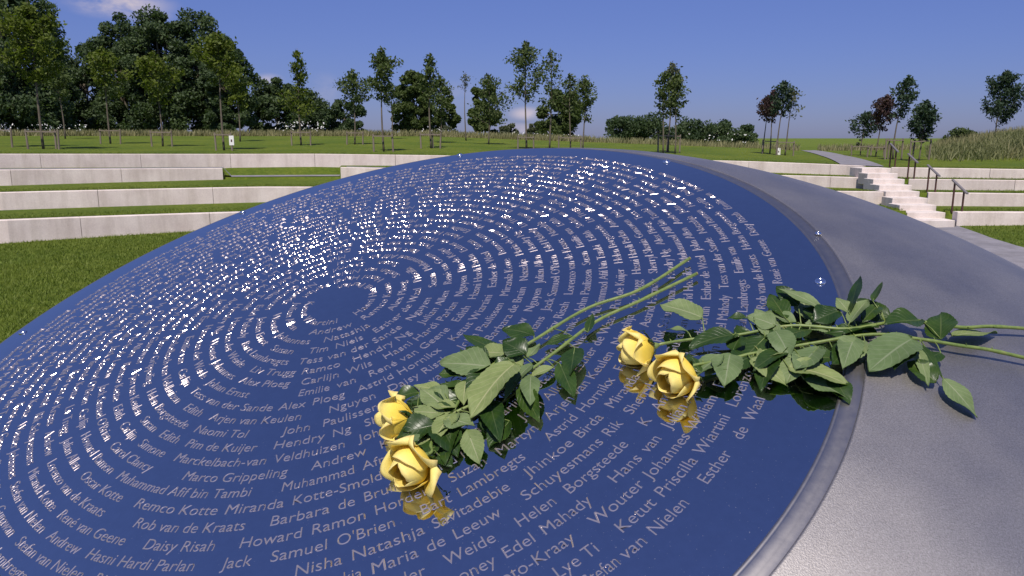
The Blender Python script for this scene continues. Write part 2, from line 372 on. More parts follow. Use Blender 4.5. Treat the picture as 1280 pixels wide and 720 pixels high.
wall(6, 838, W4, 'topmost pale concrete wall at left, bordering the lawn with the staked trees', off=1.2)
wall(840, 1073, W4, 'topmost pale concrete wall left of the stairs, rising from behind the grey steel shoulder')
wall(930, 1076, W3, 'second pale concrete wall from the top on the left side of the stairs')
wall(1000, 1106, W2, 'third pale concrete wall from the top on the left side of the stairs, a short block at the steps')
wall(1109, 1600, W4, 'topmost pale concrete wall right of the stairs, below the rough grass mound')
wall(1132, 1600, W3, 'second pale concrete wall from the top, right of the stairs')
wall(1158, 1600, W2, 'third pale concrete wall from the top, right of the stairs')
wall(1197, 1600, W1, 'lowest pale concrete wall right of the stairs, above the small lawn by the paved path')

# stairs
st = empty('staircase', (12.4, 25, 0)); tag(st, 'pale pinkish concrete staircase climbing through the terraces at the right', 'stairs')
NS = 9
for i in range(NS):
    t0, t1 = i/NS, (i+1)/NS; D0 = 22.2+6.4*t0; D1_ = 22.2+6.4*t1+.02
    xl, xr = 11.62+1.0*t0, 12.77+.88*t0
    z0, z1 = 1.41*t0-.12, 1.43*(i+1)/NS
    v, f = boxv(xl, xr, D0, D1_ if i < NS-1 else 28.9, z0-.1 if i else -.2, z1)
    o = link('step', meshpy('step', v, f), st, M_step)
    bv = o.modifiers.new('edge', 'BEVEL'); bv.width = .012; bv.segments = 2

# paths
def strip(name, L, Rr, mat, dz=.02, label=None, n=40):
    V = []; Fc = []
    for k in range(n+1):
        t = k/n
        a = [np.interp(t, np.linspace(0, 1, len(L)), [p[i] for p in L]) for i in range(2)]
        b_ = [np.interp(t, np.linspace(0, 1, len(Rr)), [p[i] for p in Rr]) for i in range(2)]
        for q in range(5):
            s = q/4; V.append(gpt(a[0]+(b_[0]-a[0])*s, a[1]+(b_[1]-a[1])*s, dz))
    for k in range(n):
        for q in range(4): Fc.append((k*5+q, k*5+q+1, (k+1)*5+q+1, (k+1)*5+q))
    o = link(name, meshpy(name, V, Fc), None, mat); tag(o, kind='structure'); return o
strip('upper_path', [(1046, 30.2), (1020, 44), (995, 61)], [(1100, 29.1), (1050, 44), (1013, 61)], M_path, .03)
pl = [(px, lerp_knots(W3, px)[0]+.3) for px in np.linspace(-300, 560, 20)]; pr = [(px, lerp_knots(W3, px)[0]+1.05) for px in np.linspace(-300, 560, 20)]
strip('terrace_path', pl, pr, M_path, .02, n=90)
strip('lower_path', [(1142, 22.2), (1143, 20), (1152, 17.5), (1175, 15), (1215, 12.8), (1290, 10.6), (1500, 8)], [(1197, 22.2), (1217, 20.9), (1242, 19.4), (1275, 18.0), (1320, 16.5), (1420, 14.5), (1650, 12.5)], M_path, .015)

# handrails: (px, D, top py, base py) for the two posts
for i, (p1, p2, lab) in enumerate((((1189.5, 22.75, .83), (1202, 22.4, .58), 'lowest short rust-brown handrail beside the stairs, on the bottom terrace'),
                                   ((1156, 25.3, .80), (1166, 24.95, .58), 'second rust-brown handrail from the bottom beside the stairs'),
                                   ((1130, 27.3, .80), (1138, 26.95, .62), 'third rust-brown handrail from the bottom beside the stairs'),
                                   ((1106.5, 29.2, .80), (1113, 28.8, .62), 'uppermost rust-brown handrail at the head of the stairs'))):
    A = gpt(max(p1[0], 0), p1[1]); B = gpt(p2[0], p2[1])
    kz = [W1, W2, W3, W4][i]; zz = lerp_knots(kz, p1[0]+12)[2]+.0
    A.z = zz; B.z = zz
    r = empty('handrail', A); tag(r, lab, 'handrail', 'handrails stepping down beside the stairs')
    for q, h in ((A, p1[2]), (B, p2[2])):
        v, f = boxv(q.x-.02, q.x+.02, q.y-.02, q.y+.02, q.z-.05, q.z+h); link('post', meshpy('post', v, f), r, M_rust)
    d = (B-A); a0 = A+Vector((0, 0, p1[2]+.02))-d*.25; b0 = B+Vector((0, 0, p2[2]+.02))+d*.35; b0.z -= .06; a0.z += .05
    V = []
    sd = Vector((.035, 0, 0)); up = Vector((0, 0, .02))
    for q in (a0, b0):
        for s1, s2 in ((-1, -1), (1, -1), (1, 1), (-1, 1)): V.append(q+sd*s1+up*s2)
    link('rail_top', meshpy('rail_top', V, [(0, 1, 2, 3), (7, 6, 5, 4), (0, 4, 5, 1), (1, 5, 6, 2), (2, 6, 7, 3), (3, 7, 4, 0)]), r, M_railtop)

# ------------------------------------------------------------------ trees
def leaf_quads(C, size, rng, squash=1.0):
    n = len(C); a = rng.normal(size=(n, 3)); a /= np.linalg.norm(a, axis=1)[:, None]
    r = rng.normal(size=(n, 3)); b_ = np.cross(a, r); b_ /= np.linalg.norm(b_, axis=1)[:, None]
    s = (size*(.6+.8*rng.random(n)))[:, None]
    V = np.stack([C-a*s, C+b_*s*.55, C+a*s, C-b_*s*.55], 1).reshape(-1, 3)
    return V, np.arange(4*n).reshape(-1, 4)
TREES = []
def young_tree(px, py, top, cr0, wpx, mat, label, cat='tree', name='young_tree', lean=0., dens=1.0, seed=0, D=None, shape='oval', group='young trees on the upper lawn', asym=0., leaf=.078):
    rng = np.random.default_rng(seed+int(px)); rd = random.Random(seed+int(px))
    D = D or base_at(px, py); B = gpt(px, D, -.05); H = (py-top)/F*D*1.0; c0 = (py-cr0)/F*D; Rr = wpx/2/F*D
    e = empty(name, B); tag(e, label, cat, group)
    def axis(t):  # t 0..1 height
        return B+Vector((lean*H*t**1.8+.04*math.sin(t*5+seed), .03*math.sin(t*4+seed*2), H*t))
    r0 = .022+.006*H
    parts = [tube([axis(i/10) for i in range(11)], [r0*(1-.85*i/10) for i in range(11)], 7)]
    nb = int(20+10*H/5); C = []
    for i in range(nb):
        u = (i+.5)/nb; t = (c0/H)+(1-c0/H)*u*.96; s = axis(t)
        if shape == 'oval': pr = math.sin(math.pi*min(1, (.12+.88*u))**.75)**.8
        elif shape == 'cone': pr = (1-u)**.8+.08
        elif shape == 'top': pr = math.sin(math.pi*(.15+.85*u)**1.5)**.7
        else: pr = .75
        L = Rr*pr*(.35+.85*rd.random())
        az = i*2.4+rd.random(); el = R(20+35*rd.random()+25*u)
        d = Vector((math.cos(az)*math.cos(el)+asym*.7, math.sin(az)*math.cos(el), math.sin(el))); d.normalize()
        L2 = L/max(.35, math.cos(el)) if shape != 'cone' else L
        ov = s.z+d.z*L2-(B.z+H*.97-(H-c0)*.16*min(1, L2/Rr*math.cos(el)))
        if ov > 0: L2 = max(.05, L2-ov/max(.2, d.z))
        m_ = s+d*L2*.55+Vector((0, 0, -.03*L2)); tip = s+d*L2
        parts.append(tube([s, m_, tip], [r0*.35*(1-t*.6), r0*.2*(1-t*.5), .006], 5))
        nk = int(dens**1.2*(16+86*L2))
        for _ in range(nk):
            q = .3+.75*rd.random()**.8; p = s+d*L2*q
            sg = .075+.085*L2*(1-.35*q)
            zl = p.z+rng.normal()*sg*.75
            ra = math.hypot(p.x-axis(.9).x, p.y-B.y)/Rr
            if zl < B.z+H*(1.03-.05*rd.random())-(H-c0)*(.06*ra+.26*ra**1.8)*(1.5 if shape == 'cone' else .8): C.append((p.x+rng.normal()*sg, p.y+rng.normal()*sg, zl))
    v, f = join(parts); link('trunk', meshpy('trunk', v, f), e, M_bark, True)
    V, Q = leaf_quads(np.array(C), leaf, rng); link('crown', meshnp('crown', V, Q), e, mat)
    return e, D
def big_tree(px, D, top, base, wpx, mat, label, seed=0, name='broadleaf_tree', group='dense old trees behind the lawn', low=.0, nclump=75, per=270, leaf=.19, cat='tree', pw=1.0, coltop=1.0):
    rng = np.random.default_rng(seed+7); B = gpt(px, D, -.1)
    H = (172-top)/F*D+CAMZ-B.z; Rr = wpx/2/F*D
    e = empty(name, B); tag(e, label, cat, group)
    parts = [tube([B+Vector((.1*math.sin(i), 0, H*.8*i/6)) for i in range(7)], [.035*H*(1-.13*i)*.6 for i in range(7)], 8)]
    C = []; Ls = []
    for k in range(nclump):
        while True:
            q = rng.uniform(-1, 1, 3)
            l = np.linalg.norm(q)
            if l < 1 and l > .35: break
            if q[2] < 0 and .3 < math.hypot(q[0], q[1]) < .97: break
        zz = (q[2]+1)/2
        wdt = Rr*(1.0 if zz < .5 else (1-((zz-.5)*2)**2*.45*pw))
        cpos = np.array([B.x+q[0]*wdt, B.y+q[1]*wdt*.9, B.z+H*(low+(1-low)*(.05+1.0*zz))])
        cr = Rr*(.20+.16*rng.random())
        n = int(per*(.7+.6*rng.random()))
        g = rng.normal(size=(n, 3)); g /= np.linalg.norm(g, axis=1)[:, None]; g *= (cr*rng.random(n)**.4)[:, None]*np.array([1, 1, .8])
        C.append(cpos+g)
        if k % 6 == 0: Ls.append(tube([B+Vector((0, 0, H*(.25+.4*rd2.random()))), Vector(cpos)], [.012*H, .02], 5))
    v, f = join(parts+Ls); link('trunk', meshpy('trunk', v, f), e, M_bark, True)
    C = np.concatenate(C); C[:, 2] = np.maximum(C[:, 2], B.z+.1)
    V, Q = leaf_quads(C, leaf, rng); link('crown', meshnp('crown', V, Q), e, mat); return e
rd2 = random.Random(5)
GB = 'dense old trees behind the lawn'
big_tree(-45, 84, -70, 165, 150, M_fdark, 'tall dark tree cut off by the left edge of the photo', 1, nclump=110)
big_tree(30, 80, -38, 165, 118, M_fdark, 'tallest dense dark tree at far left, rounded crown rising above the picture top', 2, nclump=130)
big_tree(72, 88, 42, 165, 66, M_fdark, 'lower dark shoulder tree right of the tallest dense tree at far left', 3, nclump=70)
big_tree(122, 100, 62, 165, 70, M_fdark, 'dense dark tree filling the dip between the two high clumps at left', 4)
big_tree(170, 96, 34, 165, 76, M_fdark, 'big dark tree, left flank of the wide domed clump', 5, nclump=100)
big_tree(215, 94, 24, 165, 84, M_fdark, 'highest dark tree in the middle of the wide domed clump', 6, nclump=120)
big_tree(262, 96, 30, 165, 80, M_fdark, 'dark tree right of the highest one in the wide domed clump', 7, nclump=110)
big_tree(296, 92, 62, 165, 60, M_fdark, 'lower dark tree forming the right flank of the wide domed clump', 8, nclump=80)
big_tree(352, 100, 104, 165, 66, M_fdark, 'low dark rounded tree beside the right end of the wide clump', 9, nclump=60, leaf=.2)
big_tree(392, 110, 122, 165, 60, M_fdark, 'dark bushy tree behind the slender crooked topped young tree', 10, nclump=50, leaf=.2)
big_tree(436, 112, 128, 165, 50, M_fdark, 'low dark round bush tree left of the twin young trees', 11, nclump=45, leaf=.2)
big_tree(520, 75, 98, 165, 50, M_fmid, 'bushy willow-like tree standing behind the thin trunk near the centre', 12, nclump=55, leaf=.16, low=.03)
big_tree(557, 78, 118, 165, 34, M_fmid, 'small bushy tree just right of the willow-like one', 13, nclump=30, leaf=.15, low=.03)
big_tree(606, 72, 108, 165, 38, M_fmid, 'narrow bushy tree behind the forked young tree right of centre', 14, nclump=36, leaf=.15, low=.03)
big_tree(702, 74, 118, 168, 62, M_fmid, 'round dark bush behind the group of three slim trees', 15, nclump=50, leaf=.16, low=.0)
for i, (px, top, wpx, D, lab) in enumerate(((778, 146, 56, 120, 'round dark bush at the left end of the distant hedge row'), (815, 148, 62, 122, 'dark bush second from the left in the distant hedge row'), (852, 154, 64, 124, 'dark bush in the middle of the distant hedge row'), (888, 155, 64, 124, 'dark bush second from the right in the distant hedge row'), (920, 157, 42, 124, 'last low dark bush at the right end of the distant hedge row'), (636, 156, 22, 100, 'tiny pale flowering bush on the skyline beside the small cloud'), (664, 158, 14, 100, 'very small bush on the skyline left of the three slim trees'))):
    big_tree(px, D, top, 172, wpx, M_fdark if i < 5 else M_fgrey, lab, 30+i, 'bush', 'bushes along the distant skyline', .0, 34, 150, .2, cat='bush')
big_tree(1192, 47, 163, 172, 42, M_fmid, 'green shrub at the left end of the rough grass mound', 41, 'bush', 'shrubs in the rough grass', .0, 26, 120, .07, cat='bush')
big_tree(1068, 62, 174, 180, 14, M_fgrey, 'tiny leafy shrub at the foot of the three leaning trees', 42, 'bush', 'shrubs in the rough grass', .0, 10, 60, .07, cat='bush')
big_tree(558+420-420, 66, 160, 170, 30, M_fgrey, 'pale green weed clump at the foot of the bushy trees near the centre', 43, 'bush', 'shrubs in the rough grass', .0, 14, 80, .08, cat='bush')

Y = young_tree
specs = [
 (6, 184, -30, 118, 60, M_fmid, 'young staked tree at the very left edge, its thin trunk clear of the leaves', dict(D=33)),
 (64, 186, 12, 112, 74, M_fbright, 'bright green young tree with the tallest crown at far left', dict(dens=1.3, D=31.5)),
 (91, 172, 78, 128, 34, M_fmid, 'small dull green young tree just right of the tallest bright one', dict(D=50)),
 (147, 177, 60, 122, 52, M_fbright, 'bright green young tree in front of the dip between the dark clumps', dict(D=40, shape='oval')),
 (210, 180, 66, 132, 52, M_fbright, 'yellow-green young tree before the left half of the wide domed clump', dict(D=37, dens=.9)),
 (286, 186, 44, 110, 50, M_fbright, 'bright green narrow young tree before the right half of the domed clump', dict(D=33.5, shape='oval')),
 (306, 172, 76, 132, 36, M_fbright, 'small bright young tree at the right edge of the domed clump', dict(D=46)),
 (381, 178, 62, 150, 56, M_fbright, 'slender young tree with crooked open tip beside the low dark trees', dict(D=40, shape='cone', dens=.85)),
 (447, 176, 86, 136, 44, M_fmid, 'small open young tree, left one of the neighbouring pair before clear sky', dict(D=42, dens=.75)),
 (482, 187, 62, 128, 50, M_fmid, 'leafy dark young tree, right one of the neighbouring pair before clear sky', dict(D=34, dens=.9, shape='top')),
 (493, 170, 100, 140, 20, M_fmid, 'thin little tree half hidden behind the leafy one of the pair', dict(D=52, dens=.5)),
 (540, 181, 66, 128, 24, M_fmid, 'very narrow young tree with a tight columnar crown near the centre', dict(D=38, shape='col', dens=.7)),
 (553, 174, 92, 150, 34, M_fmid, 'low branching young tree right of the columnar one', dict(D=46, dens=.8)),
 (583, 170, 88, 112, 26, M_fgrey, 'nearly bare young tree with a pale trunk and few leaves', dict(D=52, dens=.16, shape='top')),
 (612, 174, 88, 152, 52, M_fmid, 'forked young tree leaning outward left of the tallest central tree', dict(D=46, dens=.7)),
 (657, 177, 46, 124, 52, M_fmid, 'tallest young tree in the centre, open dark crown beside a small white cloud', dict(D=40, dens=.75, shape='oval')),
 (687, 178, 56, 135, 34, M_fmid, 'slim sparse tree, left one of the group of three', dict(D=41, dens=.35)),
 (711, 178, 86, 135, 30, M_fmid, 'slim sparse tree, middle one of the group of three', dict(D=42, dens=.4)),
 (728, 178, 88, 145, 24, M_fmid, 'slim leafier tree, right one of the group of three', dict(D=42, dens=.7)),
 (825, 184, 84, 142, 24, M_fmid, 'left stem of the tight trio of slender trees with a shared tall crown', dict(D=40, dens=.7)),
 (833, 182, 72, 140, 26, M_fgrey, 'tallest middle stem of the tight trio with a shared tall crown', dict(D=42, dens=.6)),
 (840, 184, 86, 140, 24, M_fmid, 'right stem of the tight trio of slender trees with a shared tall crown', dict(D=40, dens=.7)),
 (950, 186, 116, 148, 24, M_fred, 'leftmost reddish young tree of the four in a row before the distant hedge end', dict(D=46, dens=.8)),
 (957, 186, 108, 148, 28, M_fred, 'second, purple-brown young tree of the four in a row', dict(D=45, dens=.8, lean=.02)),
 (967, 187, 96, 140, 26, M_fblue, 'third and tallest, blue-green young tree of the four in a row', dict(D=43, dens=.8, lean=.03)),
 (976, 187, 104, 142, 34, M_fgrey, 'fourth young tree of the row, pale and nearly leafless, bending right', dict(D=43, dens=.25, lean=.10)),
 (1070, 180, 126, 160, 36, M_fblue, 'smallest dark leaning tree at the left of the right-hand group', dict(D=45, lean=.06, dens=.8)),
 (1088, 182, 106, 150, 40, M_fred, 'reddish leaning tree with an open windblown crown, middle of the right-hand group', dict(D=42, lean=.14, dens=.9, asym=.2)),
 (1110, 186, 84, 138, 30, M_fblue, 'tallest windblown tree of the right-hand group, its tip bent right', dict(D=38, lean=.08, dens=.7, asym=.2)),
 (1142, 186, 112, 164, 36, M_fblue, 'pine-like young tree with two tiers of needles behind the handrails', dict(D=36, lean=.05, dens=1.5, shape='oval', leaf=.07)),
 (1233, 168, 84, 154, 54, M_fblue, 'solitary windblown tree on the grass mound at far right', dict(D=52, lean=.05, dens=1.7, asym=.35)),
 (1312, 166, 96, 150, 40, M_fblue, 'tree just beyond the right edge, a few leaves of it showing', dict(D=55, lean=.1)),
]
info = []
for i, (px, py, top, c0, wp, m, lab, kw) in enumerate(specs):
    e, D = Y(px, py, top, c0, wp, m, lab, seed=i*3+1, **kw); info.append((px, D))

# wooden supports round the trunks: posts joined by rails
def support(px, D, w_, h, label, three=False, seed=0):
    B = gpt(px, D); e = empty('tree_support', B); tag(e, label, 'tree stakes', 'wooden tree supports on the lawn'); rd = random.Random(seed)
    ps = [Vector((B.x-w_/2, B.y-.12, 0)), Vector((B.x+w_/2, B.y+.1, 0)), Vector((B.x+.05, B.y+w_*.7, 0))]
    if not three: ps = ps[:2]
    for p in ps:
        z = gz(640+F*p.x/p.y, p.y); k = rd.uniform(-.04, .04)
        v, f = tube([(p.x, p.y, z-.05), (p.x+k, p.y, z+h)], [.042, .038], 8); link('stake', meshpy('stake', v, f), e, M_stake)
    for i in range(len(ps) if three else 1):
        a, b_ = ps[i], ps[(i+1) % len(ps)]
        za = gz(640+F*a.x/a.y, a.y)+h-.09; zb = gz(640+F*b_.x/b_.y, b_.y)+h-.09
        v, f = tube([(a.x, a.y-.05, za), (b_.x, b_.y-.05, zb)], [.035, .035], 4); link('crossbar', meshpy('crossbar', v, f), e, M_stake)
for i, (px, w_, h, lab) in enumerate(((6, 1.2, .8, 'wooden stakes and bar at the foot of the tree at the very left edge'), (64, 1.1, .78, 'wooden stakes with a dark bar round the tallest bright green tree at far left'),
    (147, .9, .75, 'wooden stakes with bar below the bright tree in front of the dip'), (210, .85, .75, 'wooden stakes either side of the yellow-green tree'), (286, .6, .75, 'wooden stakes at the narrow bright tree, next to the small white sign'),
    (381, .9, .75, 'wooden stakes below the slender tree with the crooked tip'), (447, .8, .7, 'wooden stakes around the small open tree of the pair'), (482, .8, .75, 'wooden stakes around the leafy tree of the pair'),
    (540, .9, .75, 'wooden stakes around the narrow columnar tree'), (657, .8, .7, 'wooden stakes at the tallest central tree'), (711, 1.2, .7, 'wooden stakes among the group of three slim trees'),
    (833, 1.2, .95, 'close cage of wooden stakes holding the tight trio of trees'), (957, .9, .8, 'wooden stakes at the reddish end of the row of four trees'), (976, 1.0, .8, 'wooden stakes at the pale end of the row of four trees'),
    (1070, 1.2, .6, 'low dark wooden frame at the smallest leaning tree'), (1088, 1.0, .6, 'low wooden frame at the reddish leaning tree'), (1110, .9, 1.0, 'tall wooden frame round the tallest windblown tree'), (1142, 1.0, .95, 'wooden frame with a dark bar round the pine-like tree'))):
    D = [d for p, d in info if p == px][0]; support(px, D-.15, w_, h, lab, px in (833, 1110, 1142, 64, 540), i)
def small_sign(px, D, lab, h=.35):
    B = gpt(px, D); e = empty('lawn_sign', B); tag(e, lab, 'sign', 'small white signs by the trees')
    v, f = boxv(B.x-.02, B.x+.02, B.y-.02, B.y+.02, B.z-.05, B.z+h); link('post', meshpy('post', v, f), e, M_stake)
    v, f = boxv(B.x-.10, B.x+.10, B.y-.045, B.y-.022, B.z+h-.12, B.z+h+.28); link('panel', meshpy('panel', v, f), e, M_white)
    v, f = boxv(B.x-.03, B.x+.03, B.y-.05, B.y-.046, B.z+h+.02, B.z+h+.12); link('dark_mark', meshpy('dark_mark', v, f), e, M_rust)
small_sign(296, 33.2, 'small white sign with a dark mark on a post beside the narrow bright green tree')
small_sign(968, 44, 'low white sign at the foot of the row of four young trees', .1)

# long grass (nobody could count it)
def blades(name, pts, hmin, hmax, wd, mat, seed, lean=.25):
    rng = np.random.default_rng(seed); P = np.array(pts); n = len(P); h = rng.uniform(hmin, hmax, n)
    az = rng.uniform(0, 2*np.pi, n); dx = np.cos(az)*wd; dy = np.sin(az)*wd
    tip = P+np.stack([rng.normal(size=n)*lean*h+.1*h, rng.normal(size=n)*lean*h, h], 1); mid = (P+tip)/2+np.stack([rng.normal(size=n)*.03*h, rng.normal(size=n)*.03*h, .08*h], 1)
    o = np.stack([dx, dy, 0*dx], 1)
    V = np.stack([P-o, P+o, mid+o*.8, mid-o*.8, tip+o*.15, tip-o*.15], 1).reshape(-1, 3); b_ = np.arange(n)*6
    Q = np.concatenate([np.stack([b_, b_+1, b_+2, b_+3], 1), np.stack([b_+3, b_+2, b_+4, b_+5], 1)])
    o = link(name, meshnp(name, V, Q), None, mat); tag(o, kind='stuff'); return o
rg = random.Random(11)
pts = [gpt(px, D) for px, D in ((rg.uniform(-250, 1140), 59+rg.random()**2*16) for _ in range(26000)) if not (993 < px < 1016) and (px < 740 or rg.random() < .45)]
o = blades('long_dry_grass', pts, .18, .55, .03, M_dry, 1); tag(o, 'long dry beige grass in a strip along the far edge of the lawn', 'grass')
pts = []
while len(pts) < 42000:
    px = rg.uniform(1130, 1460); D = rg.uniform(33.5, 62)
    if sst(1128, 1205, px)*sst(32, 38, D) > rg.random()*.6+.15: pts.append(gpt(px, D))
o = blades('rough_mound_grass', pts, .15, .5, .022, M_mead, 2, .45); tag(o, 'tall rough green and straw coloured grass covering the mound at right', 'grass')
pts = []
while len(pts) < 5000:
    px = rg.uniform(1130, 1460); D = rg.uniform(34, 62)
    if sst(1128, 1205, px)*sst(32, 38, D) > .4 and math.sin(px*.05+D*.4)+math.sin(px*.023-D*.3) > .3: pts.append(gpt(px, D))
o = blades('straw_seed_heads', pts, .35, .75, .02, M_dry, 3); tag(o, 'straw coloured grass seed heads in patches over the mound', 'grass')
# turf blades where the lawn is close: near lawn at left and the terrace edges
pts = []
for _ in range(60000):
    px = rg.uniform(-60, 400); D = 8.5+rg.random()**.8*13
    if D < lerp_knots(W1, px)[0]-.05: pts.append(gpt(px, D))
for K in (W1, W2, W3, W4):
    K2 = {id(W1): W2, id(W2): W3, id(W3): W4}.get(id(K))
    for _ in range(9000):
        px = rg.choice((rg.uniform(-60, 560), rg.uniform(900, 1320))); d, a, b_ = lerp_knots(K, px)
        D = d+WT+rg.random()**2*1.0; t_, xl, xr, X = stair_t(px, D)
        if xl-.1 < X < xr+.1 and t_ < 1.05: continue
        if K is W3 and (px < 600): continue
        if K2 and D > lerp_knots(K2, px)[0]: continue
        if K is W4 and 1040 < px < 1108: continue
        pts.append(gpt(px, D))
for _ in range(5000):
    px = rg.uniform(1195, 1330); D = rg.uniform(18, 22)
    if 640+F*0 > 0 and D > np.interp(px, [1197, 1240, 1300], [22.2, 19.5, 16.8])+.1: pts.append(gpt(px, D))
o = blades('turf_blades', pts, .025, .07, .006, M_turf, 4, .5); tag(o, 'short mown grass blades on the near lawn and the terrace treads', 'grass')
# white meadow flowers
pts = []
for (p0, p1, D0, D1_, z0, z1, n) in ((60, 120, 60, 64, .4, .9, 60), (350, 410, 60, 64, .4, 1.1, 110), (0, 60, 60, 64, .3, .9, 50), (640, 740, 60, 64, .3, .6, 40), (850, 935, 61, 66, .4, 1.1, 30), (520, 560, 60, 62, .3, .7, 20)):
    for _ in range(n):
        pts.append(gpt(rg.uniform(p0, p1), rg.uniform(D0, D1_), rg.uniform(z0, z1)))
V, Q = leaf_quads(np.array(pts), .075, np.random.default_rng(3))
o = link('meadow_flowers', meshnp('meadow_flowers', V, Q), None, M_white); tag(o, 'tiny white flower heads scattered through the dry grass at the lawn edge', 'flowers', kind='stuff')

# ------------------------------------------------------------------ the memorial
U = .035
def cw(v): # camera frame (x right, y down, z forward) to world axes
    cp, sp = math.cos(PITCH), math.sin(PITCH)
    return np.array([v[0], v[2]*cp-v[1]*sp*-1*-1 if False else v[2]*cp+(-v[1])*sp, -v[2]*sp+(-v[1])*cp])
nC = np.array([-0.20716676, -0.8494801, -0.48524788]); nC /= np.linalg.norm(nC)
aC = np.cross(nC, [0, 0, 1.]); aC /= np.linalg.norm(aC); bC = np.cross(nC, aC)
nW, aW, bW = cw(nC), cw(aC), cw(bC)
PW = cw(np.array([-11.305062, .9752045, 50.436656]))*U+np.array([0, 0, CAMZ]); KAP = .0038872953
ROUT = 27.2615; RST = 29.865; EQ = (.3977, .4755, 30.571)
def S(x, y, h=0.):
    """point on the domed disc: arc offsets in ring units, h metres along the normal"""
    x = np.asarray(x, float); y = np.asarray(y, float); r = np.hypot(x, y)+1e-9; t_ = KAP*r
    rad = (x/r)[..., None]*aW+(y/r)[..., None]*bW
    loc = PW+U*(-((1-np.cos(t_))/KAP)[..., None]*nW+(np.sin(t_)/KAP)[..., None]*rad)
    nn = np.cos(t_)[..., None]*nW+np.sin(t_)[..., None]*rad
    return loc+nn*(np.asarray(h)[..., None] if np.ndim(h) else h)
CAM = np.array([0, 0, CAMZ])
cpz, spz = math.cos(PITCH), math.sin(PITCH)
def to_px(Pw):
    d = Pw-CAM; X = d[..., 0]; Z = d[..., 1]*cpz-d[..., 2]*spz; Yd = -(d[..., 1]*spz+d[..., 2]*cpz); return 640+F*X/Z, 360+F*Yd/Z
mem = empty('memorial', (float(PW[0]), float(PW[1]), 0)); tag(mem, 'large domed steel memorial with a mirror-polished disc of raised names and a matte grey shoulder', 'memorial')
# mirror disc
nr_, na = 40, 256; V = [S(0, 0)]; Fc = []
for i in range(1, nr_+1):
    for j in range(na):
        f_ = i/nr_; an = 2*math.pi*j/na; V.append(S(EQ[0]*f_+EQ[2]*f_*math.cos(an), EQ[1]*f_+EQ[2]*f_*math.sin(an)))
for j in range(na): Fc.append((0, 1+j, 1+(j+1) % na))
for i in range(nr_-1):
    for j in range(na):
        a = 1+i*na; Fc.append((a+j, a+na+j, a+na+(j+1) % na, a+(j+1) % na))
link('mirror_disc', meshpy('mirror_disc', V, Fc), mem, M_mirror, True)
# lip strip then shoulder
ph = np.linspace(0, 2*np.pi, 360, endpoint=False)
Bm = np.exp(-((((ph-2.845+np.pi) % (2*np.pi))-np.pi)/.956)**2)
def ringpts(extra, h):
    h = h-(1-Bm)*(.35*extra*U)
    return S(EQ[0]+(EQ[2]+extra)*np.cos(ph), EQ[1]+(EQ[2]+extra)*np.sin(ph), h)
def loft(rings_, name, mat, parent):
    n = len(rings_[0]); V = np.concatenate(rings_); Fc = []
    for i in range(len(rings_)-1):
        j = np.arange(n); Fc.append(np.stack([i*n+j, (i+1)*n+j, (i+1)*n+(j+1) % n, i*n+(j+1) % n], 1))
    return link(name, meshnp(name, V, np.concatenate(Fc)), parent, mat, True)
loft([ringpts(-.03, -.0004), ringpts(.0, .0005), ringpts(.05, .0011), ringpts(.11, .0011), ringpts(.16, .0004), ringpts(.19, -.0010), ringpts(.6, -.0012), ringpts(.93, -.0012), ringpts(1.0, -.003)], 'rim_strip', M_lip, mem)
aL, aR, rL, rR, pc, wdt = .335, .341, 6.558, 67.09, 2.845, .956
Bm = np.exp(-((((ph-pc+np.pi) % (2*np.pi))-np.pi)/wdt)**2); a0 = aL+(aR-aL)*Bm; RR = (rL+(rR-rL)*Bm)*U
Ed = ringpts(1.12, .0005); oo = np.cos(ph)[:, None]*aW+np.sin(ph)[:, None]*bW
rings_ = [ringpts(.92, -.006), ringpts(.92, -.0012), ringpts(.95, -.0002), ringpts(.99, .0006), ringpts(1.05, .0009)]
for t_ in np.linspace(0, 1, 70):
    th = a0*1.0+t_*(R(100)-a0)
    q = Ed+(RR*(np.sin(th)-np.sin(a0)))[:, None]*oo-(RR*(np.cos(a0)-np.cos(th)))[:, None]*nW
    q[:, 2] = np.maximum(q[:, 2], -.15); rings_.append(q)
last = rings_[-1].copy(); last[:, 2] = -.2; rings_.append(last)
loft(rings_, 'steel_shoulder', M_blast, mem)
# bolts
def ring_phi(rho, px, py):
    pp = np.linspace(0, 2*np.pi, 7200, endpoint=False); q = S(rho*np.cos(pp), rho*np.sin(pp)); u_, v_ = to_px(q)
    return pp[np.argmin((u_-px)**2+(v_-py)**2)]
def bolt(rho, an, r=.011, h=.006, name='bolt', cx=0, cy=0):
    V = []; Fc = []; prof = [(1, 0), (1, .25), (.93, .5), (.75, .8), (.5, .95), (.46, .7), (.2, .65)]; ns = 18
    x0, y0 = cx+rho*math.cos(an), cy+rho*math.sin(an)
    for q, hh in prof:
        for s in range(ns):
            V.append(S(x0+q*r/U*math.cos(2*math.pi*s/ns), y0+q*r/U*math.sin(2*math.pi*s/ns), hh*h+.0002))
    V.append(S(x0, y0, .65*h))
    for i in range(len(prof)-1):
        for s in range(ns): Fc.append((i*ns+s, i*ns+(s+1) % ns, (i+1)*ns+(s+1) % ns, (i+1)*ns+s))
    l = (len(prof)-1)*ns
    for s in range(ns): Fc.append((l+s, l+(s+1) % ns, len(V)-1))
    link(name, meshpy(name, V, Fc), mem, M_bolt, True)
bph = [ring_phi(RST, *q) for q in ((1030, 353), (836, 201), (575, 190), (302, 264), (25, 415))]
for a in bph+[R(10), R(45), R(80), R(115)]: bolt(RST-.25, a)
bolt(EQ[2]+.5, ring_phi(EQ[2]+.5, 1016, 298), .007, .004, 'pin')

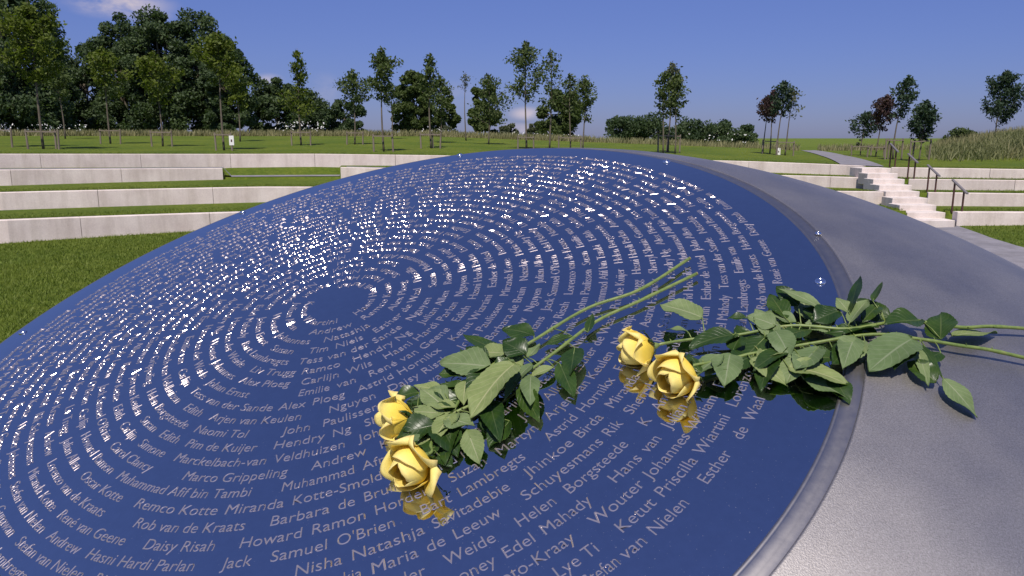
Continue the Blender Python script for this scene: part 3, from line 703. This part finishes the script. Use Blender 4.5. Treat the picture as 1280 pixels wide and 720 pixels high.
# raised lettering -------------------------------------------------
GL = {}
def glyph(ch):
    if ch in GL: return GL[ch]
    def width(s):
        c = bpy.data.curves.new('t', 'FONT'); c.body = s; o = bpy.data.objects.new('t', c); COL.objects.link(o)
        bpy.context.view_layer.update(); dg = bpy.context.evaluated_depsgraph_get(); x = o.evaluated_get(dg).dimensions.x
        bpy.data.objects.remove(o); return x
    adv = width('I'+ch+'I')-width('II')
    if ch == ' ': GL[ch] = (None, None, adv); return GL[ch]
    c = bpy.data.curves.new('t', 'FONT'); c.body = ch; c.extrude = .012; c.bevel_depth = .030; c.bevel_resolution = 0; c.resolution_u = 7; c.offset = -.034
    if ch in 'WwMm': c.bevel_depth = .022; c.offset = -.022
    o = bpy.data.objects.new('t', c); COL.objects.link(o); bpy.context.view_layer.update(); dg = bpy.context.evaluated_depsgraph_get()
    me = bpy.data.meshes.new_from_object(o.evaluated_get(dg)); n = len(me.vertices); co_ = np.empty(n*3, np.float32); me.vertices.foreach_get('co', co_); co_ = co_.reshape(-1, 3)
    me.calc_loop_triangles(); tri = np.empty(len(me.loop_triangles)*3, np.int32); me.loop_triangles.foreach_get('vertices', tri); tri = tri.reshape(-1, 3)
    # keep the upper half only
    keep = (co_[tri][:, :, 2] > -.0125).all(1); tri = tri[keep]; used = np.unique(tri); mp_ = np.full(n, -1); mp_[used] = np.arange(len(used))
    # weld duplicates
    cc = co_[used]; tri = mp_[tri]; key = np.round(cc, 4); _, first, inv = np.unique(key, axis=0, return_index=True, return_inverse=True); inv = inv.ravel()
    cc = cc[first]; tri = inv[tri]; ok = (tri[:, 0] != tri[:, 1]) & (tri[:, 1] != tri[:, 2]) & (tri[:, 0] != tri[:, 2]); tri = tri[ok]
    bpy.data.objects.remove(o); bpy.data.meshes.remove(me)
    GL[ch] = (cc, tri, adv); return GL[ch]
CAP = .72; SZ = .83      # cap height in em, em in ring units
PHR = {
 0: [('Stefan', 737, 740), ('van', 772, 690), ('Nielen', 805, 657), ('Esther', 869, 596), ('de', 913, 543), ('Waal', 925, 520)],
 1: [('Lye Ti', 687, 710), ('Ketut', 765, 655), ('Priscilla', 814, 610), ('Wiartini', 864, 560)],
 2: [('oto-Kraay', 622, 718), ('Wouter', 732, 645), ('Johannes', 800, 588), ('William', 860, 535)],
 3: [('Rooney', 542, 728), ('Edel', 625, 688), ('Mahady', 672, 658), ('Hans', 758, 595), ('van', 800, 560)],
 4: [('van der', 452, 728), ('Weide', 553, 697), ('Helen', 642, 650), ('Borgsteede', 702, 608), ('K', 800, 530)],
 5: [('Saskia', 400, 728), ('Maria', 462, 710), ('de', 531, 682), ('Leeuw', 565, 667), ('Schuyesmans', 650, 618), ('Rik', 757, 545)],
 6: [('Rishi Jhinkoe', 120, 715), ('Nisha', 367, 712), ('Natashja', 438, 693), ('Savitadebie', 539, 655), ('Jhinkoe', 655, 590), ('Birda', 722, 548)],
 7: [('Hasni Hardi Parlan', 114, 682), ('Jack', 280, 708), ('Samuel', 338, 695), ('O\'Brien', 420, 676), ('Bart', 525, 640), ('Lambregts', 572, 617), ('Astrid', 681, 548), ('Hornikx', 725, 515)],
 8: [('René van Geene', 85, 630), ('Daisy Risah', 182, 677), ('Howard', 300, 682), ('Ramon', 389, 664), ('Horder', 468, 640), ('Suzan', 560, 598), ('Martyn', 618, 562)],
 9: [('Lorenzo van de Kraats', 84, 570), ('Rob van de Kraats', 172, 642), ('Barbara', 337, 650), ('de', 422, 633), ('Bruin', 455, 626)],
 10: [('Oscar Kotte', 118, 580), ('Remco Kotte', 172, 624), ('Miranda', 282, 637), ('Kotte-Smolders', 365, 625)],
 11: [('Muhammad Afif bin Tambi', 157, 580), ('Muhammad', 352, 608), ('Afruz', 450, 575)],
 12: [('Carol Clancy', 150, 548), ('Marco Grippeling', 231, 592), ('Andrew', 390, 585)],
 13: [('Simone', 182, 545), ('Marckelbach-van', 222, 565), ('Veldhuizen', 343, 577)],
 14: [('Pim de Kuijer', 236, 548), ('Hendry', 343, 562), ('Ng', 416, 546)],
 15: [('Naomi Tol', 250, 520), ('John', 356, 548), ('Paulissen', 404, 534)],
 16: [('Arjen van Keulen', 265, 520), ('Nguyen', 412, 519)],
 17: [('Tess van der Sande', 250, 478), ('Alex', 350, 512), ('Ploeg', 391, 505)],
 18: [('Johan Ernst', 268, 470), ('Emilie', 374, 497), ('van', 422, 487)],
 19: [('Carlijn', 377, 482), ('Wils', 433, 468)],
 20: [('Liv Trugg', 315, 463), ('Ramco', 378, 469)],
 22: [('Tim', 387, 446), ('Niels', 420, 438)],
}
POOL = 'Hans van der Weide|Maria de Leeuw|Helen Borgsteede|Jack Samuel O\'Brien|Rob van de Kraats|Remco Kotte|Marco Grippeling|John Paulissen|Hendry Ng|Alex Ploeg|Tess van der Sande|Arjen van Keulen|Daisy Risah|Howard Ramon|Natashja|Esther de Waal|Ketut Wiartini|Wouter Johannes|Edel Mahady|Bart Lambregts|Astrid Hornikx|Rik Schuyesmans|Emilie van|Carlijn|Oscar Kotte|René van Geene|Julian Allen|John Allen|Sherryl Shania Gunawan|Hasni Hardi Parlan|Priscilla|Pim de Kuijer|Andrew|Susan|Johan Ernst|Lorenzo van de Kraats|Muhammad Afif bin Tambi|Simone Marckelbach-van Veldhuizen|Liv Trugg|Barbara de Bruin|Nguyen|Miranda Kotte|Stefan van Nielen|Edith'.split('|')
tr_ = random.Random(2014)
def text_w(s, sz): return sum(glyph(c)[2] for c in s)*sz
rg3 = random.Random(9); NAMES = []
for j in range(26):
    rho = ROUT-j; sz = SZ; items = []    # (phi start, string)
    ph_list = []
    for s, x, y in PHR.get(j, []):
        # a little beyond the frame the anchors are only approximate
        ph_list.append((ring_phi(rho, x, y), s))
    ph_list.sort()
    # remove overlaps, gently squeezing each phrase to end before the next
    occ = []
    for i, (p0, s) in enumerate(ph_list):
        wv = text_w(s, sz)/rho; nxt = ph_list[i+1][0] if i+1 < len(ph_list) else p0+10
        k = 1.0
        if p0+wv > nxt-.18/rho*1.0: k = max(.72, (nxt-.22*sz/rho-p0)/wv)
        if nxt-p0 < 2.2*wv and nxt > p0+wv: k = min(1.12, (nxt-.42*sz/rho-p0)/wv) if (nxt-.42*sz/rho-p0)/wv < 1.12 else 1.0
        occ.append((p0, s, k)); 
    items = list(occ)
    # fill the rest of the ring, spreading what is left over between the names
    start = (occ[-1][0]+text_w(occ[-1][1], sz)*occ[-1][2]/rho) if occ else rg3.random()*6.28
    end = (occ[0][0] if occ else start)+2*math.pi
    room = end-start-.8*sz/rho; new = []; used = 0; last_s = ''
    while True:
        c = [q for q in POOL if text_w(q, sz)/rho+.75*sz/rho < room-used and q != last_s]
        if not c: break
        q = tr_.choice(c); new.append(q); last_s = q; used += text_w(q, sz)/rho+.75*sz/rho
    extra = (room-used)/max(1, len(new)); wts = [tr_.random()+.5 for _ in new]; sw = sum(wts) or 1
    p = start+.8*sz/rho
    for q, wq in zip(new, wts):
        items.append((p, q, 1.0)); p += text_w(q, sz)/rho+.75*sz/rho+(room-used)*wq/sw
    for p0, s, k in items:
        x = 0.; VV = []; TT = []; off = 0
        for ch in s:
            cc, tri, adv = glyph(ch)
            if cc is not None:
                gx = (cc[:, 0]+x)*k*sz; an = p0+gx/rho; rad = rho-(cc[:, 1]-CAP/2)*sz
                hh = np.maximum(cc[:, 2]+.012, 0)*sz*U*.94
                VV.append(S(rad*np.cos(an), rad*np.sin(an), hh-.0003)); TT.append(tri+off); off += len(cc)
            x += adv
        Vn = np.concatenate(VV); Tn = np.concatenate(TT); a_, b2 = to_px(Vn); ins = (a_ > -20) & (a_ < 1300) & (b2 < 740)
        area = (np.ptp(a_[ins])+1)*(np.ptp(b2[ins])+1)/max(1, len(s)) if ins.any() else 0
        NAMES.append((area, Vn, Tn))
NAMES.sort(key=lambda q: -q[0])
for area, Vn, Tn in NAMES[:100]: link('raised_name', meshnp('raised_name', Vn, Tn), mem, M_letter)
VV = []; TT = []; off = 0
for area, Vn, Tn in NAMES[100:]: VV.append(Vn); TT.append(Tn+off); off += len(Vn)
o = link('raised_names', meshnp('raised_names', np.concatenate(VV), np.concatenate(TT)), mem, M_letter); o['kind'] = 'stuff'

# ------------------------------------------------------------------ roses
def hit(px, py, h=0.):
    """world point h metres above the disc (or its shoulder) under this sight line"""
    d = np.array(cam_dir(px, py)); 
    t_ = 1.5
    def hgt(P):
        v = P-PW; z = v@nW; x, y = v@aW/U, v@bW/U; r = math.hypot(x, y)
        rr = math.hypot(x-EQ[0], y-EQ[1])
        base = -KAP*min(r, 31.5)**2/2*U
        if rr > 31.6:
            an = math.atan2(y-EQ[1], x-EQ[0]) % (2*math.pi); a_ = float(np.interp(an, ph, a0)); Rl = float(np.interp(an, ph, RR))
            dd = (rr-31.6)*U; th = math.asin(min(.99, math.sin(a_)+dd/Rl)); base -= Rl*(math.cos(a_)-math.cos(th))
        return z-base
    lo, hi = .3, 4.
    # first crossing by marching
    prev = .3
    for t_ in np.arange(.3, 4.5, .01):
        if hgt(CAM+d*t_) < h: break
        prev = t_
    lo, hi = prev, t_
    for _ in range(20):
        m_ = (lo+hi)/2
        if hgt(CAM+d*m_) < h: hi = m_
        else: lo = m_
    return Vector(CAM+d*lo)
NW = Vector(nW)
def add_uv(me, uvs):
    l = me.uv_layers.new(name='UVMap')
    for lp in me.loops: l.data[lp.index].uv = uvs[lp.vertex_index]
def make_leaf(parent, base, tip, wd, under_up, curl=0., fold=.2, roll=0., seed=0, stempt=None, twist=0.):
    rd = random.Random(seed); A = Vector(base); B = Vector(tip); ax = B-A; L = ax.length; ax.normalize()
    side = ax.cross(NW).normalized(); up = side.cross(ax).normalized()
    nu, nv = 33, 8; V = []; UV = []
    if under_up: top_m, bot_m = 1, 0
    else: top_m, bot_m = 0, 1
    wph = rd.random()*6
    def pt(u, s):
        e = math.sin(math.pi*u**.82)**.8*(1-.25*u**3) if 0 < u < 1 else 0
        e = max(e, .03*(1-u))
        ser = 1+.09*((u*11) % 1-.5)*(abs(s) > .99)
        x = s*wd/2*e*ser
        z = curl*L*(u*(1-u)*2.2)+abs(s)**1.3*fold*wd/2*e+.06*wd*math.sin(u*9+wph+s*2)*abs(s)
        tw = roll+twist*u
        c_, s_ = math.cos(tw), math.sin(tw)
        return A+ax*(u*L)+side*(x*c_-z*s_*.0)+up*(z+x*s_)
    grid = []
    for i in range(nu+1):
        row = []
        for j in range(nv+1):
            u = i/nu; s = -1+2*j/nv; row.append(len(V)); V.append(pt(u, s)); UV.append((s, u))
        grid.append(row)
    # local normals for thickness
    n1_ = len(V); th = .0007; Fc = []; mi = []
    for i in range(nu):
        for j in range(nv): Fc.append((grid[i][j], grid[i][j+1], grid[i+1][j+1], grid[i+1][j])); mi.append(top_m)
    for k in range(n1_): V.append(V[k]-up*th); UV.append(UV[k])
    for i in range(nu):
        for j in range(nv): Fc.append((n1_+grid[i+1][j], n1_+grid[i+1][j+1], n1_+grid[i][j+1], n1_+grid[i][j])); mi.append(bot_m)
    if stempt is not None:
        q = Vector(stempt); md = (A+q)/2+NW*.003
        v, f = tube([q, md, A, A+ax*L*.25+NW*.0], [.0011, .001, .0009, .0006], 6); o_ = len(V); V += list(v); UV += [(0, .02)]*len(v)
        for fc in f: Fc.append(tuple(o_+i_ for i_ in fc)); mi.append(2)
    # rim faces
    for j in range(nv):
        Fc.append((grid[0][j+1], grid[0][j], n1_+grid[0][j], n1_+grid[0][j+1])); mi.append(0)
    me = meshpy('leaf', V, Fc); me.polygons.foreach_set('material_index', mi); add_uv(me, UV)
    return link('leaf', me, parent, [M_leafU, M_leafL, M_stem], True)
def make_petal(parent, C, T, A0, A1, ang, R_, H, spread, width, open_, tipc, seed, point=.12):
    """T: flower axis, A0/A1 perpendicular axes; ang: position round the axis"""
    rd = random.Random(seed); nu, nv = 12, 14; V = []; UV = []; Fc = []
    wob = rd.random()*6
    for i in range(nu+1):
        v = i/nu
        for j in range(nv+1):
            s = -1+2*j/nv
            wv = width*(math.sin(math.pi*min(1, .16+.5*v))**.75)*(1 if v < .7 else math.sqrt(max(0, 1-((v-.7)/.3)**2*.55)))
            a = ang+s*wv
            # cup: bulges, then closes (open_<0) or flares (open_>0)
            r = R_*(.22+.78*math.sin(math.pi/2*min(1, v*1.9))**.9)+spread*v*R_
            r += open_*R_*max(0, v-.45)**1.4*1.6
            vt = v*(1-point*(abs(s)**2)*v)
            z = H*vt-tipc*H*max(0, v-.72)**1.3*2.2
            r += tipc*R_*max(0, v-.72)**1.2*2.0+.03*R_*math.sin(s*5+wob)*v
            V.append(Vector(C)+T*z+(A0*math.cos(a)+A1*math.sin(a))*r); UV.append((s, v))
    for i in range(nu):
        for j in range(nv):
            q = i*(nv+1)+j; Fc.append((q, q+1, q+nv+2, q+nv+1))
    me = meshpy('petal', V, Fc); add_uv(me, UV); o = link('petal', me, parent, M_petal, True)
    sm = o.modifiers.new('thickness', 'SOLIDIFY'); sm.thickness = .0004; sm.offset = 0
    return o
def make_bloom(root, C, T, R_, H, seed, openness=1.0):
    rd = random.Random(seed); T = Vector(T).normalized(); A0 = T.orthogonal().normalized(); A1 = T.cross(A0)
    # green base of the flower
    v, f = tube([Vector(C)-T*.012, Vector(C)-T*.006, Vector(C)+T*.002, Vector(C)+T*.006], [.003, .006, .0075, .006], 12)
    cal = link('flower_base', meshpy('flower_base', v, f), root, M_stem, True)
    # bloom: tight heart of spiralled petals as one mesh, outer petals as its pieces
    V = []; UV = []; Fc = []; nu, nv = 64, 10
    for i in range(nu+1):
        th = i/nu*6.5*math.pi; rr = R_*(.03+.49*i/nu)
        for j in range(nv+1):
            v_ = j/nv; r = rr*(.55+.65*math.sin(math.pi*min(1, .12+v_*.72)))*(1 if v_ < .8 else 1-.28*((v_-.8)/.2))
            z = H*(.08+.76*v_)*(1.02-.13*(i/nu))+.02*H*math.sin(th*1.7)*v_
            V.append(Vector(C)+T*z+(A0*math.cos(th)+A1*math.sin(th))*r); UV.append((math.sin(th), v_*.95))
    for i in range(nu):
        for j in range(nv):
            q = i*(nv+1)+j; Fc.append((q, q+1, q+nv+2, q+nv+1))
    me = meshpy('bloom', V, Fc); add_uv(me, UV); bl = link('bloom', me, root, M_petal, True)
    sm = bl.modifiers.new('thickness', 'SOLIDIFY'); sm.thickness = .0006; sm.offset = 0
    for k in range(3): make_petal(bl, C, T, A0, A1, k*2.09+rd.random()*.3+seed, R_*.86, H*1.06, .0, 1.35, -.62, -.02, seed*9+k, .06)
    for k in range(2): make_petal(bl, C, T, A0, A1, k*3.1+.9+seed, R_*.97, H*1.0, .03, 1.25, -.30, .10*openness, seed*13+k, .14)
    for k in range(5): make_petal(bl, C, T, A0, A1, k*1.256+.2+rd.random()*.3+seed, R_*1.04, H*.92, .12, .78, .30*openness+.3*openness*rd.random(), .30*openness, seed*17+k, .45)
    # sepals
    for k in range(5):
        a = k*1.256+.3; d = A0*math.cos(a)+A1*math.sin(a); V = []; Fc = []
        sd = T.cross(d)
        for i in range(7):
            u = i/6; wv = .0038*math.sin(math.pi*(.2+.8*u))+.0003; p = Vector(C)+d*(.007+R_*.75*math.sin(u*1.3)+.003)+T*(-.002+.020*u-.012*u*u*rd.random()*2)
            V += [p-sd*wv, p+d*.0012, p+sd*wv]
        for i in range(6): Fc += [(3*i, 3*i+1, 3*i+4, 3*i+3), (3*i+1, 3*i+2, 3*i+5, 3*i+4)]
        o = link('sepal', meshpy('sepal', V, Fc), root, M_leafU, True); sm = o.modifiers.new('thickness', 'SOLIDIFY'); sm.thickness = .0006
        me = o.data; add_uv(me, [(.5, .5)]*len(V))
def rose(label, stem, bloomC, axis_px, R_, H, seed, leaves, openness=1.0, axis_up=.0):
    P = [hit(x, y, h) for x, y, h in stem]
    C = hit(*bloomC); tgt = hit(*axis_px); T = (tgt-C).normalized()
    root = empty('yellow_rose', P[len(P)//2]); tag(root, label, 'rose', 'yellow roses laid on the memorial')
    path = smooth_path(P+[C-T*.022, C-T*.008], 6)
    n = len(path); rad = [.0034-.0009*i/n+(.0006 if i % 11 == 5 else 0) for i in range(n)]
    parts = [tube(path, rad, 10)]
    rdm = random.Random(seed)
    for k in range(6, n-6, 5):   # thorns
        t_ = (path[k+1]-path[k]).normalized(); d = (NW*rdm.uniform(-.2, 1)+t_.cross(NW)*rdm.uniform(-1, 1)).normalized()
        parts.append(tube([path[k]+d*.002, path[k]+d*.0055-t_*.001, path[k]+d*.008+t_*.0006], [.0016, .0008, .0001], 5))
    v, f = join(parts); link('stem', meshpy('stem', v, f), root, M_stem, True)
    v, f = tube([path[0]-(path[1]-path[0]).normalized()*.0008, path[0]+(path[1]-path[0]).normalized()*.001], [.0036, .0037], 10); link('cut_end', meshpy('cut_end', v, f), root, M_cut)
    make_bloom(root, C, T, R_, H, seed, openness)
    nm_ = len(stem); extra = []
    for k in range(14):
        u = (.40+.55*rdm.random())*(nm_-1); i0 = min(nm_-2, int(u)); fr = u-i0
        x0, y0 = [stem[i0][q]+(stem[i0+1][q]-stem[i0][q])*fr for q in range(2)]
        dx, dy = stem[i0+1][0]-stem[i0][0], stem[i0+1][1]-stem[i0][1]; l = math.hypot(dx, dy); dx /= l; dy /= l
        sd = rdm.choice((-1, 1)); a_ = rdm.uniform(.2, .9); ln = rdm.uniform(30, 56)
        ex, ey = dx*a_+(-dy)*sd*(1-a_), (dy*a_+dx*sd*(1-a_))*.75; q = math.hypot(ex, ey)
        o1 = rdm.uniform(6, 16); bx, by = x0+ex/q*o1, y0+ey/q*o1
        extra.append((bx, by, bx+ex/q*ln, by+ey/q*ln, rdm.uniform(20, 30), 1 if rdm.random() < .35 else 0, rdm.uniform(.008, .024), rdm.uniform(.004, .026)))
    for i, lf in enumerate(leaves+extra):
        bx, by, tx, ty, wp, und = lf[:6]; hb = lf[6] if len(lf) > 6 else .012+.012*rdm.random(); ht = lf[7] if len(lf) > 7 else .004+.02*rdm.random()
        A = hit(bx, by, hb); B = hit(tx, ty, ht); dist = (A-Vector(CAM)).length; wd = wp/F*dist*1.25
        sp = min(path, key=lambda q: (q-A).length)
        if (sp-A).length > .10: sp = A+(sp-A).normalized()*.06
        make_leaf(root, A, B, wd, und, curl=rdm.uniform(-.02, .12), fold=rdm.uniform(.05, .35), roll=lf[8] if len(lf) > 8 else rdm.uniform(-.25, .25), seed=seed*31+i, stempt=sp, twist=rdm.uniform(-.5, .5))
    return root
G = 1; K_ = 0
rose('yellow rose nearest the camera, wide open bloom lying face down-left over its own reflection',
     [(862, 323, .012), (800, 362, .013), (735, 385, .012), (668, 425, .012), (600, 468, .014), (562, 520, .018), (540, 552, .022)], (529, 572, .028), (476, 612, .052), .035, .058, 3,
     [(644, 454, 588, 523, 50, 1, .034, .026), (583, 474, 579, 506, 20, 1, .02, .02), (556, 523, 594, 533, 32, 1, .024, .02), (548, 526, 572, 572, 34, 0, .022, .008), (584, 537, 600, 580, 24, 1, .018, .006),
      (637, 526, 610, 559, 28, 0, .014, .004), (637, 450, 615, 463, 16, 0, .024, .016), (548, 568, 566, 583, 16, 0, .01, .004), (657, 443, 628, 427, 28, 0, .02, .03), (715, 420, 680, 432, 16, 0, .012, .008), (600, 520, 640, 545, 22, 0, .008, .003), (612, 470, 590, 520, 26, 0, .010, .006), (665, 455, 630, 500, 20, 1, .016, .010)])
rose('yellow rose with a narrower half-open bloom pointing left, just above the wide open one',
     [(871, 342, .011), (800, 376, .012), (745, 402, .011), (690, 443, .012), (640, 478, .013), (585, 508, .016), (545, 524, .020)], (516, 523, .026), (455, 522, .034), .0275, .060, 5,
     [(613, 458, 550, 454, 36, 1, .03, .022), (613, 460, 584, 498, 28, 0, .026, .018), (556, 517, 508, 514, 20, 1, .026, .024), (556, 503, 508, 503, 22, 0, .018, .016), (553, 487, 517, 482, 17, 1, .022, .02), (524, 490, 492, 498, 19, 0, .014, .008),
      (611, 446, 582, 435, 15, 0, .016, .02), (660, 447, 675, 430, 18, 1, .016, .02), (693, 459, 657, 476, 12, 1, .012, .008), (735, 415, 741, 392, 11, 0, .012, .022), (580, 478, 545, 500, 22, 0, .012, .010), (528, 548, 505, 545, 14, 0, .012, .01), (600, 500, 560, 480, 22, 0, .01, .008), (548, 545, 520, 555, 14, 1, .012, .01)])
rose('upper left bloom of the right-hand pair, yellow rose whose blossom touches its neighbour',
     [(1300, 412, .022), (1240, 408, .024), (1200, 409, .022), (1130, 401, .02), (1060, 411, .018), (990, 407, .017), (920, 419, .017), (865, 424, .018)], (816, 433, .026), (762, 447, .026), .031, .060, 7,
     [(878, 397, 825, 381, 40, 1, .03, .034), (858, 413, 833, 412, 11, 1, .022, .024), (918, 418, 861, 435, 26, 0, .024, .02), (970, 407, 934, 395, 22, 1, .024, .026), (934, 397, 909, 398, 11, 0, .018, .018), (998, 382, 970, 358, 20, 0, .018, .03), (1030, 388, 972, 361, 16, 1, .026, .036),
      (1050, 388, 1015, 403, 26, 0, .03, .022), (1062, 392, 1075, 345, 18, 0, .03, .05, .9), (1062, 403, 1085, 374, 22, 1, .028, .045, .6), (1091, 376, 1103, 352, 12, 0, .035, .05, .5), (1098, 382, 1078, 403, 18, 0, .03, .02), (1151, 400, 1106, 404, 28, 0, .032, .028), (1176, 424, 1176, 391, 28, 0, .026, .034, .5), (1190, 420, 1247, 416, 20, 1, .02, .012), (1080, 415, 1030, 417, 20, 0, .018, .014), (985, 412, 950, 420, 20, 1, .016, .012), (1062, 392, 1045, 372, 18, 1, .024, .04, -.4)], .7)
rose('lower right bloom of the right-hand pair, rounder yellow rose with folded outer petal',
     [(1300, 452, .018), (1240, 438, .022), (1200, 432, .022), (1150, 424, .02), (1090, 418, .018), (1010, 430, .016), (950, 440, .016), (905, 450, .018)], (860, 462, .026), (808, 492, .040), .034, .060, 11,
     [(903, 443, 862, 475, 26, 1, .024, .016), (913, 442, 906, 484, 30, 1, .026, .014), (876, 466, 862, 442, 20, 0, .022, .018), (969, 413, 988, 448, 26, 1, .03, .022), (916, 438, 926, 420, 20, 0, .02, .022), (938, 448, 985, 484, 22, 1, .02, .006), (985, 458, 1062, 482, 36, 1, .02, .008), (1005, 474, 1058, 497, 28, 1, .014, .002),
      (1081, 426, 1045, 452, 26, 1, .024, .014), (1141, 423, 1086, 464, 42, 1, .03, .012), (1179, 473, 1222, 522, 25, 1, .02, .006), (1170, 478, 1134, 452, 24, 0, .016, .010), (1145, 432, 1161, 483, 11, 1, .022, .014), (1176, 441, 1156, 452, 17, 0, .018, .012), (1045, 447, 1008, 447, 25, 0, .016, .012), (1010, 440, 980, 455, 22, 0, .014, .008), (955, 440, 975, 470, 18, 0, .012, .006), (1040, 470, 1062, 505, 22, 0, .008, .001), (1150, 430, 1178, 472, 8, 0, .02, .02)], .6)
